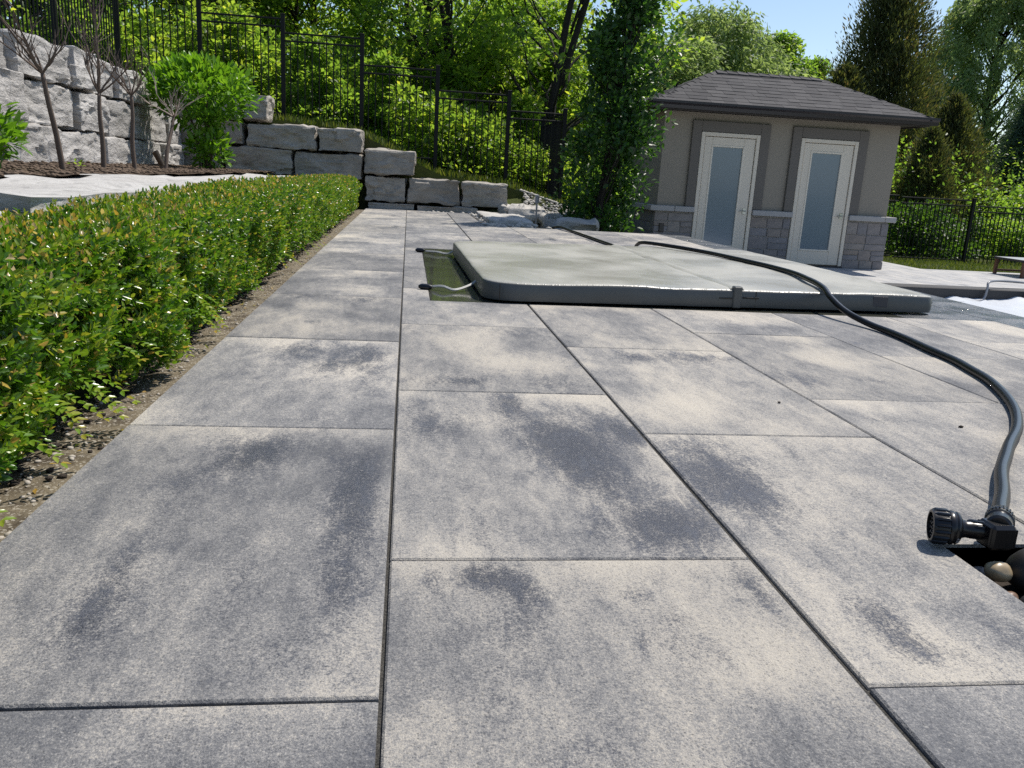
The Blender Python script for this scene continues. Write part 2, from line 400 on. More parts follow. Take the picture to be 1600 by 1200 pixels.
def rough_block(x0, x1, y0, y1, z0, z1, seed, amp=.03, cuts=9, rnd=.12, cleft=0.0):
    """split-face quarry block: rounded, chipped box"""
    bm = bmesh.new(); bmesh.ops.create_cube(bm, size=2)
    bmesh.ops.subdivide_edges(bm, edges=bm.edges[:], cuts=cuts, use_grid_fill=True)
    h = Vector(((x1-x0)/2, (y1-y0)/2, (z1-z0)/2)); off = Vector((seed*13.7, seed*7.1, seed*3.3))
    rr = rnd*min(h)*2
    for v in bm.verts:
        p = Vector((v.co.x*h.x, v.co.y*h.y, v.co.z*h.z))
        core = Vector((max(-h.x+rr, min(h.x-rr, p.x)), max(-h.y+rr, min(h.y-rr, p.y)), max(-h.z+rr, min(h.z-rr, p.z))))
        d = p-core
        n = d.normalized() if d.length > 1e-6 else Vector((0, 0, 0))
        q = core+n*min(d.length, rr) if d.length > 1e-6 else p
        nn = Vector([c if abs(c) > .97 else 0 for c in v.co]);
        nn = nn.normalized() if nn.length > 0 else n
        s = q+off
        a = mnoise.fractal(s*2.0, 1.1, 2.1, 3)*amp*.8
        if cleft:
            w = Vector((mnoise.noise(s*2.7), mnoise.noise(s*2.7+Vector((9, 2, 4))), mnoise.noise(s*2.7+Vector((1, 7, 3)))))*.22
            d_, p_ = mnoise.voronoi(Vector(((s.x+w.x)*3.6, (s.y+w.y)*3.6, (s.z+w.z)*5.5)))
            nrm_ = mnoise.cell_vector(p_[0]*7.3)-Vector((.5, .5, .5)); a += cleft*1.5*((s.y+w.y-p_[0].y/3.6)*nrm_.x*2.2+(s.z+w.z-p_[0].z/5.5)*nrm_.y*3+nrm_.z*.9)
        cell = mnoise.cell(Vector((s.x*3.0+mnoise.noise(s*2)*.9, s.y*3.0+mnoise.noise(s*2+Vector((5, 1, 2)))*.9, s.z*4.5+mnoise.noise(s*3)*.8)))
        a += (cell-.5)*amp*.9
        if cleft: a += (1-abs(mnoise.noise(Vector((s.x*1.6, s.y*1.6, s.z*9)))*2))*cleft-cleft*.5
        v.co = q+nn*a
    me = bpy.data.meshes.new('block'); bm.to_mesh(me); bm.free(); me.shade_smooth(); me.set_sharp_from_angle(angle=R(28 if cleft else 60))
    return me, ((x0+x1)/2, (y0+y1)/2, (z0+z1)/2)

# ---- leaves --------------------------------------------------------------
def unit(a): return a/np.maximum(np.linalg.norm(a, axis=-1, keepdims=True), 1e-9)
def leaf_arrays(pos, axis, nrm, L, Wd, tint, shape='d'):
    """vertices and faces of many leaves: 'd' folded diamond (2 tris), 'b' boat-shaped blade (4 quads/tris)"""
    N = len(pos); axis = unit(axis); side = unit(np.cross(axis, nrm)); up = np.cross(side, axis)
    L = np.broadcast_to(L, N)[:, None]; Wd = np.broadcast_to(Wd, N)[:, None]
    if shape == 'd':
        V = np.stack([pos, pos+axis*L*.48-side*Wd*.5+up*Wd*.18, pos+axis*L, pos+axis*L*.48+side*Wd*.5+up*Wd*.18], 1)
        F = np.array([[0, 3, 2], [0, 2, 1]]); k = 4
    else:
        V = np.stack([pos, pos+axis*L*.34-side*Wd*.5+up*Wd*.16, pos+axis*L*.74-side*Wd*.36+up*Wd*.10,
                      pos+axis*L-up*L*.06, pos+axis*L*.74+side*Wd*.36+up*Wd*.10, pos+axis*L*.34+side*Wd*.5+up*Wd*.16], 1)
        F = np.array([[0, 5, 4], [0, 4, 3], [0, 3, 2], [0, 2, 1]]); k = 6
    faces = (np.arange(N)[:, None, None]*k+F[None]).reshape(-1, 3)
    return V.reshape(-1, 3), faces, np.repeat(np.broadcast_to(tint, N), k)
def tri_mesh(name, V, F, tint, mat, smooth=False):
    me = bpy.data.meshes.new(name); nv, nf = len(V), len(F)
    me.vertices.add(nv); me.vertices.foreach_set('co', np.asarray(V, np.float32).ravel())
    me.loops.add(nf*3); me.loops.foreach_set('vertex_index', np.asarray(F, np.int32).ravel())
    me.polygons.add(nf); me.polygons.foreach_set('loop_start', np.arange(0, nf*3, 3, dtype=np.int32))
    at = me.attributes.new('tint', 'FLOAT', 'POINT'); at.data.foreach_set('value', np.asarray(tint, np.float32))
    me.update(calc_edges=True); setmat(me, mat); return me
def leaf_object(name, arr, mat, parent=None, kind=None, loc=None):
    V, F, T = leaf_arrays(*arr) if len(arr) != 3 else arr
    o = link(name, tri_mesh(name, V, F, T, mat), parent, loc)
    if kind: o['kind'] = kind
    return o
def split_nearest(arr, n, parent, mat, lift=lambda p: np.ones(len(p), bool), origin=np.zeros(3)):
    """the n leaves that show largest become leaf objects of their own; returns the rest"""
    pos = arr[0]; d = np.linalg.norm(pos+origin-CAM, axis=1); d = np.where(lift(pos+origin), d, 1e9)
    idx = np.argsort(d)[:n]; keep = np.ones(len(pos), bool); keep[idx] = False
    pick = lambda a, m: a if np.ndim(a) == 0 else a[m]
    for i in idx:
        one = [x[i:i+1] if (hasattr(x, 'ndim') and x.ndim > 0) else x for x in arr[:6]]
        p0 = one[0].copy(); one[0] = one[0]-p0
        V, F, T = leaf_arrays(*one, arr[6])
        link('leaf', tri_mesh('leaf', V, F, T, mat), parent, tuple(p0[0]))
    return [x[keep] if (hasattr(x, 'ndim') and x.ndim > 0) else x for x in arr[:6]]+[arr[6]]
def in_view(p, margin=0.0):
    q = p-CAM; x = q@np.array(_R); y = q@np.array(_U); z = q@np.array(_f)
    u = x/np.maximum(z, .01)*FPX; v = y/np.maximum(z, .01)*FPX
    return (z > .1) & (np.abs(u) < 800+margin) & (np.abs(v) < 600+margin)

def rvec(g, n): return unit(g.normal(size=(n, 3)))

# ------------------------------------------------------------------ ground
ZX = [(-400, 2.6), (-14, 2.2), (-8, 1.75), (-4.5, 1.5), (-2, 1.22), (-.8, 1.12), (.43, .55), (1.6, .42), (2.5, .16), (3.4, -.3), (4.2, -.66), (9, -.66), (14, -.72), (60, -1.2), (400, -2)]
def zhill(x, y):
    for (a, za), (b, zb) in zip(ZX, ZX[1:]):
        if x <= b: return za+(zb-za)*max(0, (x-a))/(b-a) - .012*max(0, y-17)*(1 if x > 3 else .3)
    return ZX[-1][1]
def zground(x, y):
    if y > 13.62: return zhill(x, y)
    if x < -3.62: return min(zhill(x, 14), 1.42)
    if x < -1.12: return .40
    if x < 3.32:
        if x > .98 and y > 10.16:
            k = max(0, min(1, (y-12.7)/.92))*max(0, min(1, (x-1.3)/.3)); return (-.08-.10*(x-.98))*(1-k)+k*(zhill(x, 13.7)-.02)
        return -.09
    if y > 11.05 or x > 9.2: return -.70
    return -1.7
gx = sorted(set([-400, -150, -80, -50, -36, -26, -20, -16]+list(np.arange(-13, 17, .5))+[-3.65, -3.6, -1.14, -1.1, .97, .99, 3.3, 3.34, 9.15, 9.25]+[18, 21, 25, 30, 38, 50, 80, 150, 400]))
gy = sorted(set([-400, -100, -40, -15, -6]+list(np.arange(-3, 24, .5))+[10.15, 10.17, 11.03, 11.07, 13.6, 13.64]+[26, 29, 33, 38, 45, 60, 90, 150, 400]))
V = []; 
for y in gy:
    for x in gx:
        z = zground(x, y)
        if y > 14.2 or x < -4.4: z += .06*mnoise.noise(Vector((x*.7, y*.7, 0)))
        V.append((x, y, z))
nx = len(gx)
F = [(j*nx+i, j*nx+i+1, (j+1)*nx+i+1, (j+1)*nx+i) for j in range(len(gy)-1) for i in range(nx-1)]
me = bpy.data.meshes.new('ground'); me.from_pydata(V, [], F); setmat(me, 'ground')
tag(link('ground', me), 'grassy ground falling from the left hill to the far right', kind='structure')

# ------------------------------------------------------------------ patio and its slabs
BLOBS = np.array([(-0.291,1.768,0.080,0.108,0.80),(-0.331,1.668,0.044,0.096,0.60),(-0.417,1.592,0.059,0.141,0.30),(-0.088,1.661,0.052,0.156,0.70),(-0.087,1.396,0.050,0.201,0.70),(-0.084,1.133,0.046,0.138,0.50),(-0.401,1.202,0.037,0.105,0.60),(-0.408,1.095,0.042,0.107,0.45),(-0.239,1.183,0.023,0.073,0.50),(-0.174,0.956,0.047,0.057,0.40),(-0.407,1.016,0.047,0.062,0.35),(-0.425,1.498,0.067,0.158,0.25),(-0.333,2.802,0.093,0.143,0.70),(-0.127,2.749,0.094,0.180,0.85),(-0.253,2.573,0.096,0.087,0.50),(-0.426,2.535,0.074,0.126,0.35),(-0.216,1.989,0.060,0.097,0.40),(-0.084,2.394,0.055,0.193,0.40),(-0.472,3.990,0.071,0.121,0.60),(-0.194,3.938,0.087,0.119,0.70),(-0.352,3.297,0.048,0.056,0.40),(-0.316,4.687,0.068,0.138,0.40),(-0.174,6.429,0.118,0.257,0.70),(0.284,2.167,0.039,0.130,0.80),(0.345,1.892,0.079,0.179,0.75),(0.473,2.023,0.102,0.175,0.50),(0.376,1.689,0.071,0.209,0.70),(0.555,1.903,0.041,0.104,0.70),(0.448,1.550,0.094,0.217,0.55),(0.459,1.338,0.106,0.096,0.60),(0.536,1.392,0.049,0.089,0.60),(0.117,1.935,0.078,0.157,0.40),(0.025,1.951,0.046,0.159,0.35),(0.153,1.421,0.047,0.181,0.35),(0.068,2.394,0.094,0.077,0.55),(0.204,2.400,0.067,0.078,0.75),(0.436,2.407,0.070,0.080,0.55),(0.429,3.257,0.131,0.112,0.30),(0.530,3.206,0.079,0.137,0.40),(0.004,3.210,0.029,0.135,0.60),(0.678,1.699,0.113,0.216,0.85),(0.678,1.555,0.070,0.147,0.50),(0.816,2.823,0.060,0.098,0.70),(0.990,2.845,0.100,0.112,0.75),(1.133,2.843,0.101,0.067,0.50),(0.063,1.163,0.019,0.052,1.00),(0.119,1.179,0.020,0.043,1.00),(0.150,1.171,0.025,0.042,0.60),(0.183,1.121,0.048,0.069,0.80),(0.153,1.001,0.035,0.056,0.60),(0.345,1.111,0.025,0.027,0.80),(0.396,1.035,0.028,0.031,0.60),(0.340,0.983,0.022,0.040,0.60),(0.552,1.123,0.026,0.072,0.70),(0.079,1.029,0.035,0.067,0.40),(0.123,0.850,0.038,0.049,0.35),(0.209,0.766,0.042,0.031,0.40),(0.400,0.938,0.052,0.059,0.45),(0.358,0.738,0.028,0.020,0.60),(0.703,1.046,0.038,0.052,0.85),(0.707,0.953,0.035,0.044,1.00),(0.883,0.979,0.025,0.050,0.90),(0.778,0.944,0.023,0.047,0.40),(0.901,1.778,0.065,0.038,0.40),(1.309,2.076,0.043,0.038,0.80),(1.572,2.545,0.044,0.047,0.80),(1.285,2.568,0.106,0.131,0.60),(1.639,3.452,0.039,0.066,0.70),(1.878,3.248,0.037,0.059,0.70),(1.583,3.177,0.059,0.042,0.50),(1.308,2.943,0.021,0.036,0.60)])
def pigment(x, y, v, seed):
    """0 pale, 1 dark blue-grey. v: 0 near end of the slab, 1 far end"""
    sv = Vector((seed*3.1, seed*5.7, 0))
    a = .46+.09*math.sin(seed*12.9)+(.17 if y < .87 and (x < -.02 or x > .59) else 0)
    a += -.26*max(0, (v-.82)/.18)*max(0, min(1.3, .6+1.6*mnoise.noise(Vector((x*3.5+seed, seed*2.0, 1)))))
    a += .30*max(0, mnoise.fractal(Vector((x*3.2, y*2.0, 0))+sv, 1.0, 2.0, 3)-.05)
    a -= .45*max(0, mnoise.fractal(Vector((x*2.6+9, y*1.5, 4))+sv, 1.0, 2.0, 3))
    return a
def make_slab(x0, x1, y0, y1, z, parent, seed, mat='paver', th=.05, near=False, v0=None, v1=None, name='paving_slab', c=.003, dz=0.0, notch=None):
    v0 = y0 if v0 is None else v0; v1 = y1 if v1 is None else v1
    st = .03 if near else .12
    nx = max(2, int((x1-x0)/st)); ny = max(2, int((y1-y0)/st)); cx, cyy = (x0+x1)/2, (y0+y1)/2
    g = random.Random(seed*991+5); tx = g.uniform(-.0012, .0012); ty = g.uniform(-.0012, .0012)
    xs = np.linspace(x0+c, x1-c, nx+1); ys = np.linspace(y0+c, y1-c, ny+1)
    ni = nj = None
    if notch: ni = int(np.argmin(abs(xs-notch[0]))); nj = int(np.argmin(abs(ys-notch[1]))); xs[ni], ys[nj] = notch
    V = [(x-cx, y-cyy, dz+tx*(x-cx)+ty*(y-cyy)) for y in ys for x in xs]
    F = [(j*(nx+1)+i, j*(nx+1)+i+1, (j+1)*(nx+1)+i+1, (j+1)*(nx+1)+i) for j in range(ny) for i in range(nx) if not (notch and i >= ni and j < nj)]
    ring = [i for i in range(nx+1)]+[(j+1)*(nx+1)-1 for j in range(1, ny+1)]+[ny*(nx+1)+i for i in range(nx-1, -1, -1)]+[j*(nx+1) for j in range(ny-1, 0, -1)]
    if notch: ring = [i for i in range(ni+1)]+[j*(nx+1)+ni for j in range(1, nj+1)]+[nj*(nx+1)+i for i in range(ni+1, nx+1)]+[(j+1)*(nx+1)-1 for j in range(nj+1, ny+1)]+[ny*(nx+1)+i for i in range(nx-1, -1, -1)]+[j*(nx+1) for j in range(ny-1, 0, -1)]
    n0 = len(V)
    for dzz in (c, th):
        for r in ring:
            x, y, zz = V[r]
            ex = x + (c if x > x1-cx-c*1.5 else -c if x < x0-cx+c*1.5 else 0); ey = y + (c if y > y1-cyy-c*1.5 else -c if y < y0-cyy+c*1.5 else 0)
            V.append((ex, ey, zz-dzz if dzz == c else -th))
    m = len(ring)
    for k in range(m):
        a, b = ring[k], ring[(k+1) % m]; p, q = n0+k, n0+(k+1) % m
        F.append((a, p, q, b)); F.append((p, p+m, q+m, q))
    me = bpy.data.meshes.new(name); me.from_pydata(V, [], F); setmat(me, mat)
    if mat == 'paver':
        vals = np.array([pigment(vx+cx, vy+cyy, (vy+cyy-v0)/max(.01, v1-v0), seed) for vx, vy, vz in V])
        stain = np.array([1.5*max(0, mnoise.fractal(Vector(((vx+cx)*3.0+seed, (vy+cyy)*1.7, 5)), 1.0, 2.0, 3)-.24)*(1 if vy > -.1 else .4) for vx, vy, vz in V])
        if near:
            P = np.array(V)[:, :2]+(cx, cyy); stain *= .35
            for bx, by, rx, ry, am in BLOBS:
                if x0 < bx < x1 and y0 < by < y1:
                    stain += am*.98*np.exp(-(((P[:, 0]-bx)/(rx*1.12))**2+((P[:, 1]-by)/(ry*1.12))**2))
        at = me.attributes.new('pigment', 'FLOAT', 'POINT'); at.data.foreach_set('value', vals.astype(np.float32))
        at = me.attributes.new('stain', 'FLOAT', 'POINT'); at.data.foreach_set('value', stain.astype(np.float32))
    return link(name, me, parent, (cx, cyy, z))
def subtract(rect, hole):
    x0, x1, y0, y1 = rect; a, b, c, d = hole
    if a >= x1 or b <= x0 or c >= y1 or d <= y0: return [rect]
    out = []
    if y0 < c: out.append((x0, x1, y0, c))
    if y1 > d: out.append((x0, x1, d, y1))
    yy0, yy1 = max(y0, c), min(y1, d)
    if x0 < a: out.append((x0, a, yy0, yy1))
    if x1 > b: out.append((b, x1, yy0, yy1))
    return [r for r in out if r[1]-r[0] > .03 and r[3]-r[2] > .03]

SUR = (.12, 3.05, 3.985, 6.75)        # wet dark surround under and beside the cover
mb = MB(); bx = [-.612, .965, .98, 1.5, 3.3]; by = [-1, .88, 1.285, 10.14, 13.15]; zb = -.0075
mb.v = [(x, y, zb) for y in by for x in bx]
for j in range(4):
    for i in range(4):
        if (j == 1 and i in (1, 2)) or (j == 3 and i > 1): continue
        mb.f.append((j*5+i, j*5+i+1, (j+1)*5+i+1, (j+1)*5+i))
hole = [6, 7, 8, 13, 12, 11]; n0 = len(mb.v); mb.v += [(mb.v[k][0], mb.v[k][1], -.16) for k in hole]
for k in range(6): q = (k+1) % 6; mb.f.append((hole[k], hole[q], n0+q, n0+k))
outer = [0, 1, 2, 3, 4, 9, 14, 19, 18, 17, 22, 21, 20, 15, 10, 5]; n1 = len(mb.v); mb.v += [(mb.v[k][0], mb.v[k][1], -.4) for k in outer]
for k in range(len(outer)): q = (k+1) % len(outer); mb.f.append((outer[k], n1+k, n1+q, outer[q]))
mb.mi = [0]*len(mb.f)
patio = tag(mb.build('patio', 'joint'), 'raised patio of large mottled grey concrete slabs', kind='structure')
po = Vector(patio.location)
CL = 1.0545
sid = 0
CE = [-.622, -.017, .588, 1.203, 1.828, 2.445, 3.052]
CG = [.0, .003, .0050, .0022, .0020, .0024, .0]
JA = [.866, 1.229, .868, 1.239, 2.978-2*CL, 3.353-2*CL]
for k in range(6):
    x0, x1, ja = CE[k]+CG[k], CE[k+1]-CG[k+1], JA[k]
    y = ja-2*CL
    while y < 13.1:
        s0, s1 = y+.0025, min(y+CL-.0025, 13.12); y += CL
        if s1-s0 < .1: continue
        rects = [(x0, x1, s0, s1)]
        nt = (.965, 1.285) if k == 2 and s0 < 1 < s1 else None
        for hole in (SUR, (.965, 1.5, .88, 1.285) if not nt else (20, 21, 20, 21), (.915, 9, 10.10, 20), (.27, 9, 12.985, 20)):
            rects = [q for r in rects for q in subtract(r, (hole[0]-.004, hole[1]+.004, hole[2]-.004, hole[3]+.004))]
        for r in rects:
            sid += 1
            o = make_slab(*r, 0, None, sid, near=(s0 < 4.2), v0=s0, v1=s1, dz=random.uniform(-.001, .001), notch=nt)
            o.parent = patio; o.location = Vector(o.location)-po
# coping strip along the pool side of the patio
y = .2
while y < 10.1:
    o = make_slab(3.056, 3.375, y, min(y+.597, 10.1), -.001, None, int(y*10)+400, mat='coping', th=.08, name='coping_stone')
    o.parent = patio; o.location = Vector(o.location)-po; y += .6
mb = MB(); mb.box(3.30, 3.345, -1, 10.1, -1.6, -.082); tag(mb.build('terrace_face', 'armour_stone'), kind='structure')
# wet tiles
mb = MB(); mb.box(SUR[0]-.004, SUR[1]+.004, SUR[2]-.004, SUR[3]+.004, -.055, -.0065)
tub = tag(mb.build('tub_surround', 'joint'), 'wet dark tiled surround under the spa cover', 'surround')
to = Vector(tub.location)
xs = list(np.arange(SUR[0], SUR[1]-.1, .61)); ys = [SUR[2], 4.40, 5.074, 5.738, 6.30, SUR[3]]
for i, xa in enumerate(xs):
    xb = min(xa+.606, SUR[1])
    for ya, yb in zip(ys, ys[1:]):
        o = make_slab(xa, xb, ya+.0015, yb-.0015, -.0012, None, 900+i, mat='wet_tile' if xa < 2.5 else 'coping', name='tile', c=.001, th=.02); o.parent = tub; o.location = Vector(o.location)-to

# ------------------------------------------------------------------ sand strip, beds
def height_sheet(name, x0, x1, y0, y1, zf, step, mat, label=None, kind='structure'):
    xs = np.arange(x0, x1+1e-6, step); ys = np.arange(y0, y1+1e-6, step*1.6)
    V = [(x, y, zf(x, y)) for y in ys for x in xs]; n = len(xs)
    F = [(j*n+i, j*n+i+1, (j+1)*n+i+1, (j+1)*n+i) for j in range(len(ys)-1) for i in range(n-1)]
    me = bpy.data.meshes.new(name); me.from_pydata(V, [], F); me.shade_smooth(); setmat(me, mat)
    o = link(name, me)
    return tag(o, label, kind=kind)
fz = lambda x, y: -.018-.05*max(0, min(1, (-.70-x)/.25))+.010*mnoise.fractal(Vector((x*9, y*9, 1)), 1, 2, 3)
height_sheet('sand_strip', -1.16, -.627, -.6, 12.9, fz, .022, 'sand', 'narrow strip of bare sand between hedge and slabs')
bedz = lambda x, y: .455+.02*mnoise.fractal(Vector((x*3, y*3, 2)), 1, 2, 3)+.03*max(0, (-2.6-x))
height_sheet('planting_bed', -3.5, -1.95, 2.0, 13.7, bedz, .07, 'mulch', 'mulched planting bed at the foot of the stone wall')

# loose bits on sand, mulch and in the joints: nobody could count them
def scatter(name, pts, sizes, mat, seed, label, cat=None, kind='stuff', flat=.7):
    g = np.random.default_rng(seed); ico = [(0, 0, 1), (.89, 0, .45), (.28, .85, .45), (-.72, .53, .45), (-.72, -.53, .45), (.28, -.85, .45), (.72, .53, -.45), (-.28, .85, -.45), (-.89, 0, -.45), (-.28, -.85, -.45), (.72, -.53, -.45), (0, 0, -1)]
    fc = [(0, 1, 2), (0, 2, 3), (0, 3, 4), (0, 4, 5), (0, 5, 1), (1, 6, 2), (2, 7, 3), (3, 8, 4), (4, 9, 5), (5, 10, 1), (6, 7, 2), (7, 8, 3), (8, 9, 4), (9, 10, 5), (10, 6, 1), (11, 7, 6), (11, 8, 7), (11, 9, 8), (11, 10, 9), (11, 6, 10)]
    ico = np.array(ico); N = len(pts); pts = np.asarray(pts)
    sc = np.asarray(sizes)[:, None]*g.uniform(.65, 1.25, (N, 3))*np.array((1, 1, flat)); an = g.uniform(0, 6.28, N)
    v = ico[None]*sc[:, None, :]*g.uniform(.8, 1.2, (N, 12, 1)); c, s = np.cos(an)[:, None], np.sin(an)[:, None]
    V = np.stack([v[..., 0]*c-v[..., 1]*s, v[..., 0]*s+v[..., 1]*c, v[..., 2]], -1)+pts[:, None]
    F = (np.arange(N)[:, None, None]*12+np.array(fc)[None]).reshape(-1, 3)
    me = tri_mesh(name, V.reshape(-1, 3), F, np.repeat(g.uniform(0, 1, N), 12), mat); me.shade_smooth()
    return tag(link(name, me), label, cat, None, kind)
g = np.random.default_rng(3)
n = 1300; x = -.63-g.uniform(0, .19, n); y = 1.0+g.uniform(0, 1, n)**1.4*10
scatter('grit', np.stack([x, y, np.array([fz(a, b) for a, b in zip(x, y)])+.001], 1), np.where(g.uniform(0, 1, n) < .16, g.uniform(.004, .009, n), g.uniform(.0012, .0045, n)), 'stone_chip', 4, 'small pale grit lying on the sand strip', None)
n = 700; x = -.72-g.uniform(0, .12, n); y = 1.2+g.uniform(0, 11, n)
scatter('soil_clods', np.stack([x, y, np.array([fz(a, b) for a, b in zip(x, y)])+.003], 1), g.uniform(.003, .010, n), 'soil', 5, 'dark soil clods under the hedge edge')
for i, (px, py, s) in enumerate([(-.690, 1.66, .0105), (-.655, 1.625, .0085), (-.668, 1.60, .010), (-.646, 1.81, .0075), (-.655, 1.775, .006)]):
    o = scatter('soil_lump', [(0, 0, 0)], [s], 'soil', 20+i, None, None, None); pass
    o.location = (px, py, fz(px, py)+s*.4)
    tag(o, ['dark lump lying alone on the sand, largest near the hedge tip', 'dark lump on the sand beside the slab edge, upper of a pair', 'dark lump on the sand beside the slab edge, lower of a pair', 'small brown lump by the slab edge, farther of two by the drooping sprig', 'small brown lump by the slab edge, nearer of two by the drooping sprig'][i], 'clod', 'lumps on the sand strip')
n = 110; x = -.64-g.uniform(0, .2, n); y = 1.0+g.uniform(0, 1, n)**1.3*10
leaf_object('fallen_leaves', [np.stack([x, y, np.array([fz(a, b) for a, b in zip(x, y)])+.004], 1), unit(np.stack([g.normal(size=n), g.normal(size=n), g.normal(size=n)*.15], 1)), unit(np.stack([g.normal(size=n)*.3, g.normal(size=n)*.3, np.ones(n)], 1)), g.uniform(.012, .024, n), g.uniform(.006, .011, n), g.uniform(.78, 1, n), 'd'], 'boxwood', None, 'stuff')['label'] = 'dry tan leaves fallen on the sand under the hedge'
n = 3600; x = -2.0-g.uniform(0, 1.3, n); y = 4.5+g.uniform(0, 8.6, n)
scatter('mulch_chips', np.stack([x, y, np.array([bedz(a, b) for a, b in zip(x, y)])+.006], 1), g.uniform(.008, .024, n), 'wood_chip', 6, 'brown bark chips covering the planting bed', flat=.45)

# ------------------------------------------------------------------ stone walls
def stone_wall(name, label, blocks, mat, seed0, axis, front, depth, cleft=0.0, amp=.03, cuts=9, rnd=.07):
    """blocks: (a0, a1, z0, z1[, forward]) along Y ('y': face looks towards +X) or X ('x': face looks towards -Y)"""
    base = (front-depth/2, (blocks[0][0]+blocks[-1][1])/2, .4) if axis == 'y' else ((blocks[0][0]+blocks[-1][1])/2, front+depth/2, 0)
    root = empty(name, base, label, 'wall')
    for i, b in enumerate(blocks):
        a0, a1, z0, z1 = b[:4]; fw = b[4] if len(b) > 4 else 0
        g = .008
        if axis == 'y': ext = (front-depth, front+fw, a0+g, a1-g, z0+.006, z1-.006)
        else: ext = (a0+g, a1-g, front-fw, front+depth, z0+.006, z1-.006)
        me, c = rough_block(*ext, seed0+i, amp, cuts, rnd, cleft); setmat(me, mat)
        link('stone_block', me, root, (c[0]-base[0], c[1]-base[1], c[2]-base[2]))
    return root
LW = [(5.2, 6.35, .40, .80, .03), (6.35, 7.55, .40, .81, 0), (7.57, 8.72, .40, .81, .03), (8.74, 9.92, .40, .79, .0), (9.93, 11.02, .40, .77, .04), (11.06, 12.2, .40, .77, -.02), (12.23, 13.2, .38, .76, .05),
      (5.6, 6.9, .80, 1.2, 0), (6.92, 8.0, .81, 1.23, .05), (8.02, 9.22, .81, 1.19, -.02), (9.25, 10.08, .79, 1.19, .03), (10.12, 11.33, .77, 1.18, 0), (11.36, 12.56, .77, 1.22, -.03), (12.58, 13.2, .76, 1.15, 0),
      (5.3, 6.6, 1.2, 1.5, 0), (6.62, 7.94, 1.23, 1.5, -.08), (7.97, 9.14, 1.2, 1.57, 0), (9.16, 9.80, 1.2, 1.6, .04), (9.82, 10.46, 1.19, 1.57, -.03), (10.48, 11.52, 1.19, 1.56, .03), (11.54, 12.3, 1.2, 1.56, -.03), (12.32, 13.15, 1.2, 1.54, 0)]
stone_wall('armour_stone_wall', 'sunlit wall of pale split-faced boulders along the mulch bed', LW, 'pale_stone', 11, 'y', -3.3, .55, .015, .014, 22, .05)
BW = [(-3.62, -2.72, .40, .78), (-2.70, -1.715, .40, .80, .02), (-1.70, -.69, .40, .785), (-.67, .11, .50, .885, .03),
      (-.66, -.02, .10, .492), (0.0, .80, .10, .485, .02), (.815, 1.55, .085, .465, .03),
      (-3.62, -2.81, .79, 1.14), (-2.79, -2.41, .81, 1.16, .02), (-2.385, -1.375, .79, 1.15), (-1.36, -.69, .785, 1.14, .03),
      (-2.95, -2.46, 1.165, 1.55), (-2.44, -2.06, 1.165, 1.545, .0), (-3.62, -2.97, 1.15, 1.5),
      (-.62, .12, -.04, .098, .06), (.13, 1.08, -.04, .085, .10)]
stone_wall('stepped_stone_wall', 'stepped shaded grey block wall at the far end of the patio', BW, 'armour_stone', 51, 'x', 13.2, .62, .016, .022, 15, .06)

def flat_rock(name, label, ext, seed, mat='flagstone', amp=.03, rz=0, cat='stone', rnd=.15, group=None, cleft=0.0):
    me, c = rough_block(*ext, seed, amp, 9, rnd, cleft); setmat(me, mat)
    o = link(name, me, None, c); o.rotation_euler = (0, 0, rz); return tag(o, label, cat, group)
# ledge stones behind the hedge
def skew(o, k):
    for v in o.data.vertices: v.co.y -= v.co.x*k
    return o
skew(flat_rock('ledge_stone', 'long pale ledge stone between mulch and hedge, just beyond the dark gap', (-2.08, -1.17, 3.10, 6.6, .2, .456), 81, 'ledge_stone', .02, cat='ledge', rnd=.05), .55)
skew(flat_rock('ledge_stone', 'pale flat ledge stone farthest along the hedge, before the bark bed', (-2.25, -1.25, 6.66, 11.2, .2, .440), 82, 'ledge_stone', .02, cat='ledge', rnd=.05), .55)
skew(flat_rock('ledge_stone', 'nearest pale ledge stone at the left edge, before the dark gap', (-2.30, -1.17, .9, 3.02, .1, .418), 83, 'ledge_stone', .02, cat='ledge', rnd=.06), .55)
# stones at the far corner
flat_rock('stepping_stone', 'flat sunlit step stone beside the pebble gap at the patio corner', (1.02, 1.62, 10.75, 12.75, -.10, .055), 91, 'flagstone', .03, cat='step stone')
flat_rock('boulder', 'half-shaded pale boulder between the step stone and the thin stake', (1.40, 2.02, 12.3, 13.5, -.1, .17), 92, 'flagstone', .06, rnd=.3)
flat_rock('boulder', 'pale boulder under the leafy columnar tree', (1.90, 2.55, 11.0, 12.6, -.25, .10), 93, 'flagstone', .06, rnd=.32)
g = np.random.default_rng(12)
n = 190; x = g.uniform(.93, 1.06, n); y = g.uniform(10.2, 12.95, n)
k = g.uniform(0, 1, n) < .4; x = np.where(k, g.uniform(.28, 1.0, n), x); y = np.where(k, g.uniform(12.995, 13.11, n), y)
k2 = g.uniform(0, 1, n) < .25; x = np.where(k2, g.uniform(1.0, 1.75, n), x); y = np.where(k2, g.uniform(10.2, 10.75, n), y)
scatter('pebble_bed', np.stack([x, y, g.uniform(-.06, -.005, n)], 1), g.uniform(.022, .05, n), 'river_pebble', 13, 'white and brown river pebbles filling the gap at the patio corner', None)
n = 520; x = g.uniform(1.8, 2.9, n); y = g.uniform(13.1, 14.25, n)
scatter('white_gravel', np.stack([x, y, np.array([zground(a, b) for a, b in zip(x, y)])+.012], 1), g.uniform(.018, .042, n), 'river_pebble', 14, 'white gravel spread at the foot of the far fence', None)
